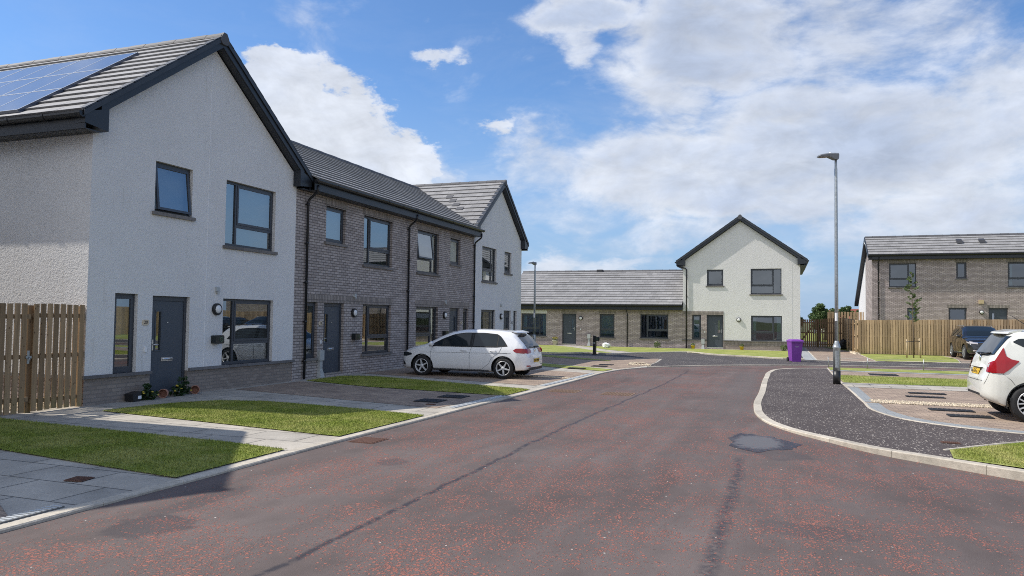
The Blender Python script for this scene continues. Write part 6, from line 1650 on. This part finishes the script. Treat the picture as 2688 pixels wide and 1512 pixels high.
# trees and the red roofed house beyond the gardens
tree('garden_tree', 'bushy dark green tree above the gate, tallest behind the fence', 15.15, 60, 3.2, 1.05, 0, size=.15, per=170, nclump=36, group='trees beyond the fences')
tree('garden_tree', 'small tree seen just right of the white gable wall', 13.25, 60, 2.7, .75, 0, nclump=16, group='trees beyond the fences')
tree('garden_tree', 'leafy tree between the lamp post and the side fence', 17.35, 60, 3.05, .8, 0, nclump=22, group='trees beyond the fences')
tree('garden_tree', 'leafy tree touching the side wall of the right house', 18.7, 60, 3.05, .8, 0, nclump=24, group='trees beyond the fences')
tree('garden_tree', 'low tree hidden mostly behind the lamp post', 16.4, 60, 2.8, .8, 0, nclump=16, group='trees beyond the fences')
tree('garden_tree', 'treetop just showing above the bungalow ridge beside the gable', 3.95, 56, 6.95, .6, 0, nclump=20, group='trees beyond the fences')
t = thing('red_roof_house', 'distant house with a red tiled roof beyond the trees', 'house', (18.6, 110, 0))
b = MB(); b.box(17.3, 26, 110, 116, 0, 1.9); b.build('wall', M['render'], t)
b = MB(); b.hexa([(16.9, 109.5, 1.85), (26.4, 109.5, 1.85), (26.4, 116.5, 1.85), (16.9, 116.5, 1.85)], [(19.3, 112.8, 3.75), (24, 112.8, 3.75), (24, 113, 3.75), (19.3, 113, 3.75)]); b.build('roof', M['redroof'], t)
b = MB(); b.box(17.9, 18.2, 110.5, 110.8, 1.9, 3.2); b.build('chimney', M['redroof'], t)
tree('garden_tree', 'brownish bush below the red roof of the distant house', 15.95, 66, 2.85, .8, 0, nclump=14, group='trees beyond the fences')

# ------------------------------------------------------------------ camera, light, sky
cam = bpy.data.cameras.new('camera'); co = bpy.data.objects.new('camera', cam); COL.objects.link(co); S.camera = co
f_px, yaw, pitch, roll = 1949.68, .347, .04025, .012956
fwd = Vector((-math.sin(yaw)*math.cos(pitch), math.cos(yaw)*math.cos(pitch), math.sin(pitch)))
rt = Vector((math.cos(yaw), math.sin(yaw), 0)); up = rt.cross(fwd)
r2 = rt*math.cos(roll)+up*math.sin(roll); u2 = -rt*math.sin(roll)+up*math.cos(roll)
co.matrix_world = Matrix((( r2.x, u2.x, -fwd.x, 11.9956), (r2.y, u2.y, -fwd.y, -10.194), (r2.z, u2.z, -fwd.z, 1.72), (0, 0, 0, 1)))
cam.sensor_width = 36; cam.lens = 36*f_px/2688; cam.clip_end = 9000; cam.clip_start = .05

sl = bpy.data.lights.new('sun', 'SUN'); so = bpy.data.objects.new('sun', sl); COL.objects.link(so)
sl.energy = SUN_E; sl.angle = R(.53); sl.color = (1, .945, .865)
so.rotation_euler = SUN.to_track_quat('Z', 'Y').to_euler()
w = bpy.data.worlds.new('World'); S.world = w; w.use_nodes = True; nt = w.node_tree; nt.nodes.clear(); N = NT(nt)
out = N.n('OutputWorld'); bg = N.n('Background'); nt.links.new(bg.outputs[0], out.inputs[0])
sky = N.n('TexSky', sky_type='NISHITA'); sky.sun_disc = False
sky.sun_elevation = math.asin(SUN.z); sky.sun_rotation = math.atan2(SUN.x, SUN.y); sky.air_density = 1.0; sky.dust_density = .35; sky.ozone_density = 1.6; sky.altitude = 50
D = N.n('TexCoord').outputs['Generated']; s = N.sep(D)
az = N.m('ARCTAN2', s[0], s[1]); el = N.m('ARCSINE', s[2])
def dirpx(x, y):
    v = fwd + r2*((x-1344)/f_px) - u2*((y-756)/f_px); v.normalize(); return math.atan2(v.x, v.y), math.asin(v.z)
# cloud field on the sky sphere: azimuth / elevation, stretched towards the horizon
P3 = N.vm('MULTIPLY', D, (1, 1, 1.9))
n1 = N.noise(P3, 3.6, 10, .6, .35); n2 = N.noise(P3, 13, 8, .62, .4); n3 = N.noise(N.vm('ADD', P3, (3.1, 1.7, .4)), 2.3, 7, .6, .2)
wn = N.n('TexNoise'); N.set(wn.inputs['Vector'], P3); wn.inputs['Scale'].default_value = 6.5; wn.inputs['Detail'].default_value = 8; wn.inputs['Roughness'].default_value = .62
wv = N.vm('MULTIPLY', N.vm('SUBTRACT', wn.outputs['Color'], (.5, .5, .5)), (.17, .11, 0))
AE = N.vm('ADD', N.comb(az, el), wv)
# (x, y, rx, ry, weight) cloud masses given where they stand in the sky
BL = [(870, 350, 200, 170, 1.35), (740, 290, 130, 130, 1.3), (1020, 420, 170, 120, 1.3), (700, 200, 90, 70, .9), (1120, 480, 120, 120, .9), (1250, 520, 160, 70, .6),
      (1510, 40, 150, 80, 1.05), (1490, 125, 70, 45, .6), (1190, 168, 62, 20, .8), (1325, 342, 44, 20, .85), (1120, 75, 25, 14, .2),
      (1900, 120, 330, 170, 1.0), (2300, 80, 420, 180, .85), (2250, 400, 640, 220, 1.1), (1750, 460, 440, 150, 1.05), (1420, 440, 200, 110, .85), (2500, 560, 420, 170, .85), (1750, 280, 160, 90, .6), (1500, 560, 300, 80, .55),
      (1440, 680, 130, 45, .75), (1800, 620, 300, 80, .6), (1620, 700, 200, 28, .6), (2120, 680, 90, 110, .55), (2620, 250, 240, 180, .8), (2300, 600, 300, 60, .6),
      (-300, 700, 500, 120, .8), (3300, 300, 600, 300, .9)]
fld = None; cum = None
for bi, (x, y, rx, ry, wt) in enumerate(BL):
    a0, e0 = dirpx(x, y); a1, _ = dirpx(x+rx, y); _, e1 = dirpx(x, y-ry)
    d = N.vm('LENGTH', N.vm('DIVIDE', N.vm('SUBTRACT', AE, (a0, e0, 0)), (abs(a1-a0), abs(e1-e0), 1)))
    k = N.mr(d, 1.45, .25, 0, wt, True); 
    if bi < 4: cum = k if cum is None else N.m('MAXIMUM', cum, k)
    else: fld = k if fld is None else N.m('MAXIMUM', fld, k)
# elsewhere in the sky: broken cloud, mostly added unseen behind camera as fill light
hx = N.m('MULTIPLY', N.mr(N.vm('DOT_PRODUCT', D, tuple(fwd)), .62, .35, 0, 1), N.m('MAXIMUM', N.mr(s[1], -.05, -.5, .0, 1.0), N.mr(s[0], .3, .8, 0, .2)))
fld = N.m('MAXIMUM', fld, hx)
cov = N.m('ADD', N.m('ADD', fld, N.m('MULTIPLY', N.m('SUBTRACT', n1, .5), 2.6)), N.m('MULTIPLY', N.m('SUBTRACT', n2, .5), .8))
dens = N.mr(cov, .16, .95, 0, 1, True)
covc = N.m('ADD', N.m('ADD', cum, N.m('MULTIPLY', N.m('SUBTRACT', n1, .5), 2.0)), N.m('MULTIPLY', N.m('SUBTRACT', n2, .5), 1.2))
dens = N.m('MAXIMUM', dens, N.mr(covc, .42, .68, 0, 1, True))
sh = tuple(SUN*.045)
n1s = N.noise(N.vm('ADD', P3, sh), 3.6, 10, .6, .35); n2s = N.noise(N.vm('ADD', P3, tuple(SUN*.02)), 13, 8, .62, .4)
rel = N.m('ADD', N.m('MULTIPLY', N.m('SUBTRACT', n1, n1s), 2.4), N.m('MULTIPLY', N.m('SUBTRACT', n2, n2s), 1.6))
thin = N.m('MULTIPLY', N.mr(N.noise(N.vm('MULTIPLY', D, (1, 1, 3.2)), 4.4, 7, .68, .4), .46, .7, 0, .42), N.mr(s[2], .55, .06, .0, 1))
thin = N.m('MULTIPLY', thin, N.mr(fld, .0, .3, .4, 1))
dens = N.m('MAXIMUM', dens, thin)
shade = N.mr(N.m('ADD', N.m('MULTIPLY', n3, .62), N.m('MULTIPLY', n2, .38)), .38, .62, 0, 1, True)
core = N.m('MULTIPLY', N.mr(cov, .7, 1.35, 0, 1, True), N.mr(n3, .38, .56, .1, .85))
ccol = N.mix(core, (6.5, 6.8, 7.35), (3.7, 4.35, 5.6))
ccol = N.mix(N.m('MULTIPLY', shade, .45), ccol, (3.9, 4.5, 5.8))
skyc = N.mix(1.0, sky.outputs[0], SKY_TINT, 'MULTIPLY')
skyc = N.mix(N.mr(s[2], .30, .0, 0, .9), skyc, (2.7, 3.85, 5.8))
ccol = N.hsv(ccol, N.mr(rel, -.35, .35, .85, 1.12))
ccol = N.hsv(ccol, N.mr(s[1], -.1, -.6, 1.0, 1.3))  # unseen cloud behind the camera brightened to light the walls facing it
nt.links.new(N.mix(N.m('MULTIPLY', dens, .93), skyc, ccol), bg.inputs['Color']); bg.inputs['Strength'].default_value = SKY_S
S.view_settings.view_transform = 'Standard'; S.view_settings.look = 'None'; S.view_settings.exposure = EXPO; S.view_settings.gamma = 1
S.cycles.pixel_filter_type = 'BLACKMAN_HARRIS'; S.cycles.filter_width = 1.0
S.cycles.use_denoising = False; S.cycles.max_bounces = 6; S.cycles.transparent_max_bounces = 8
S.cycles.caustics_reflective = False; S.cycles.caustics_refractive = False
try: S.cycles.denoiser = 'OPENIMAGEDENOISE'
except Exception: pass
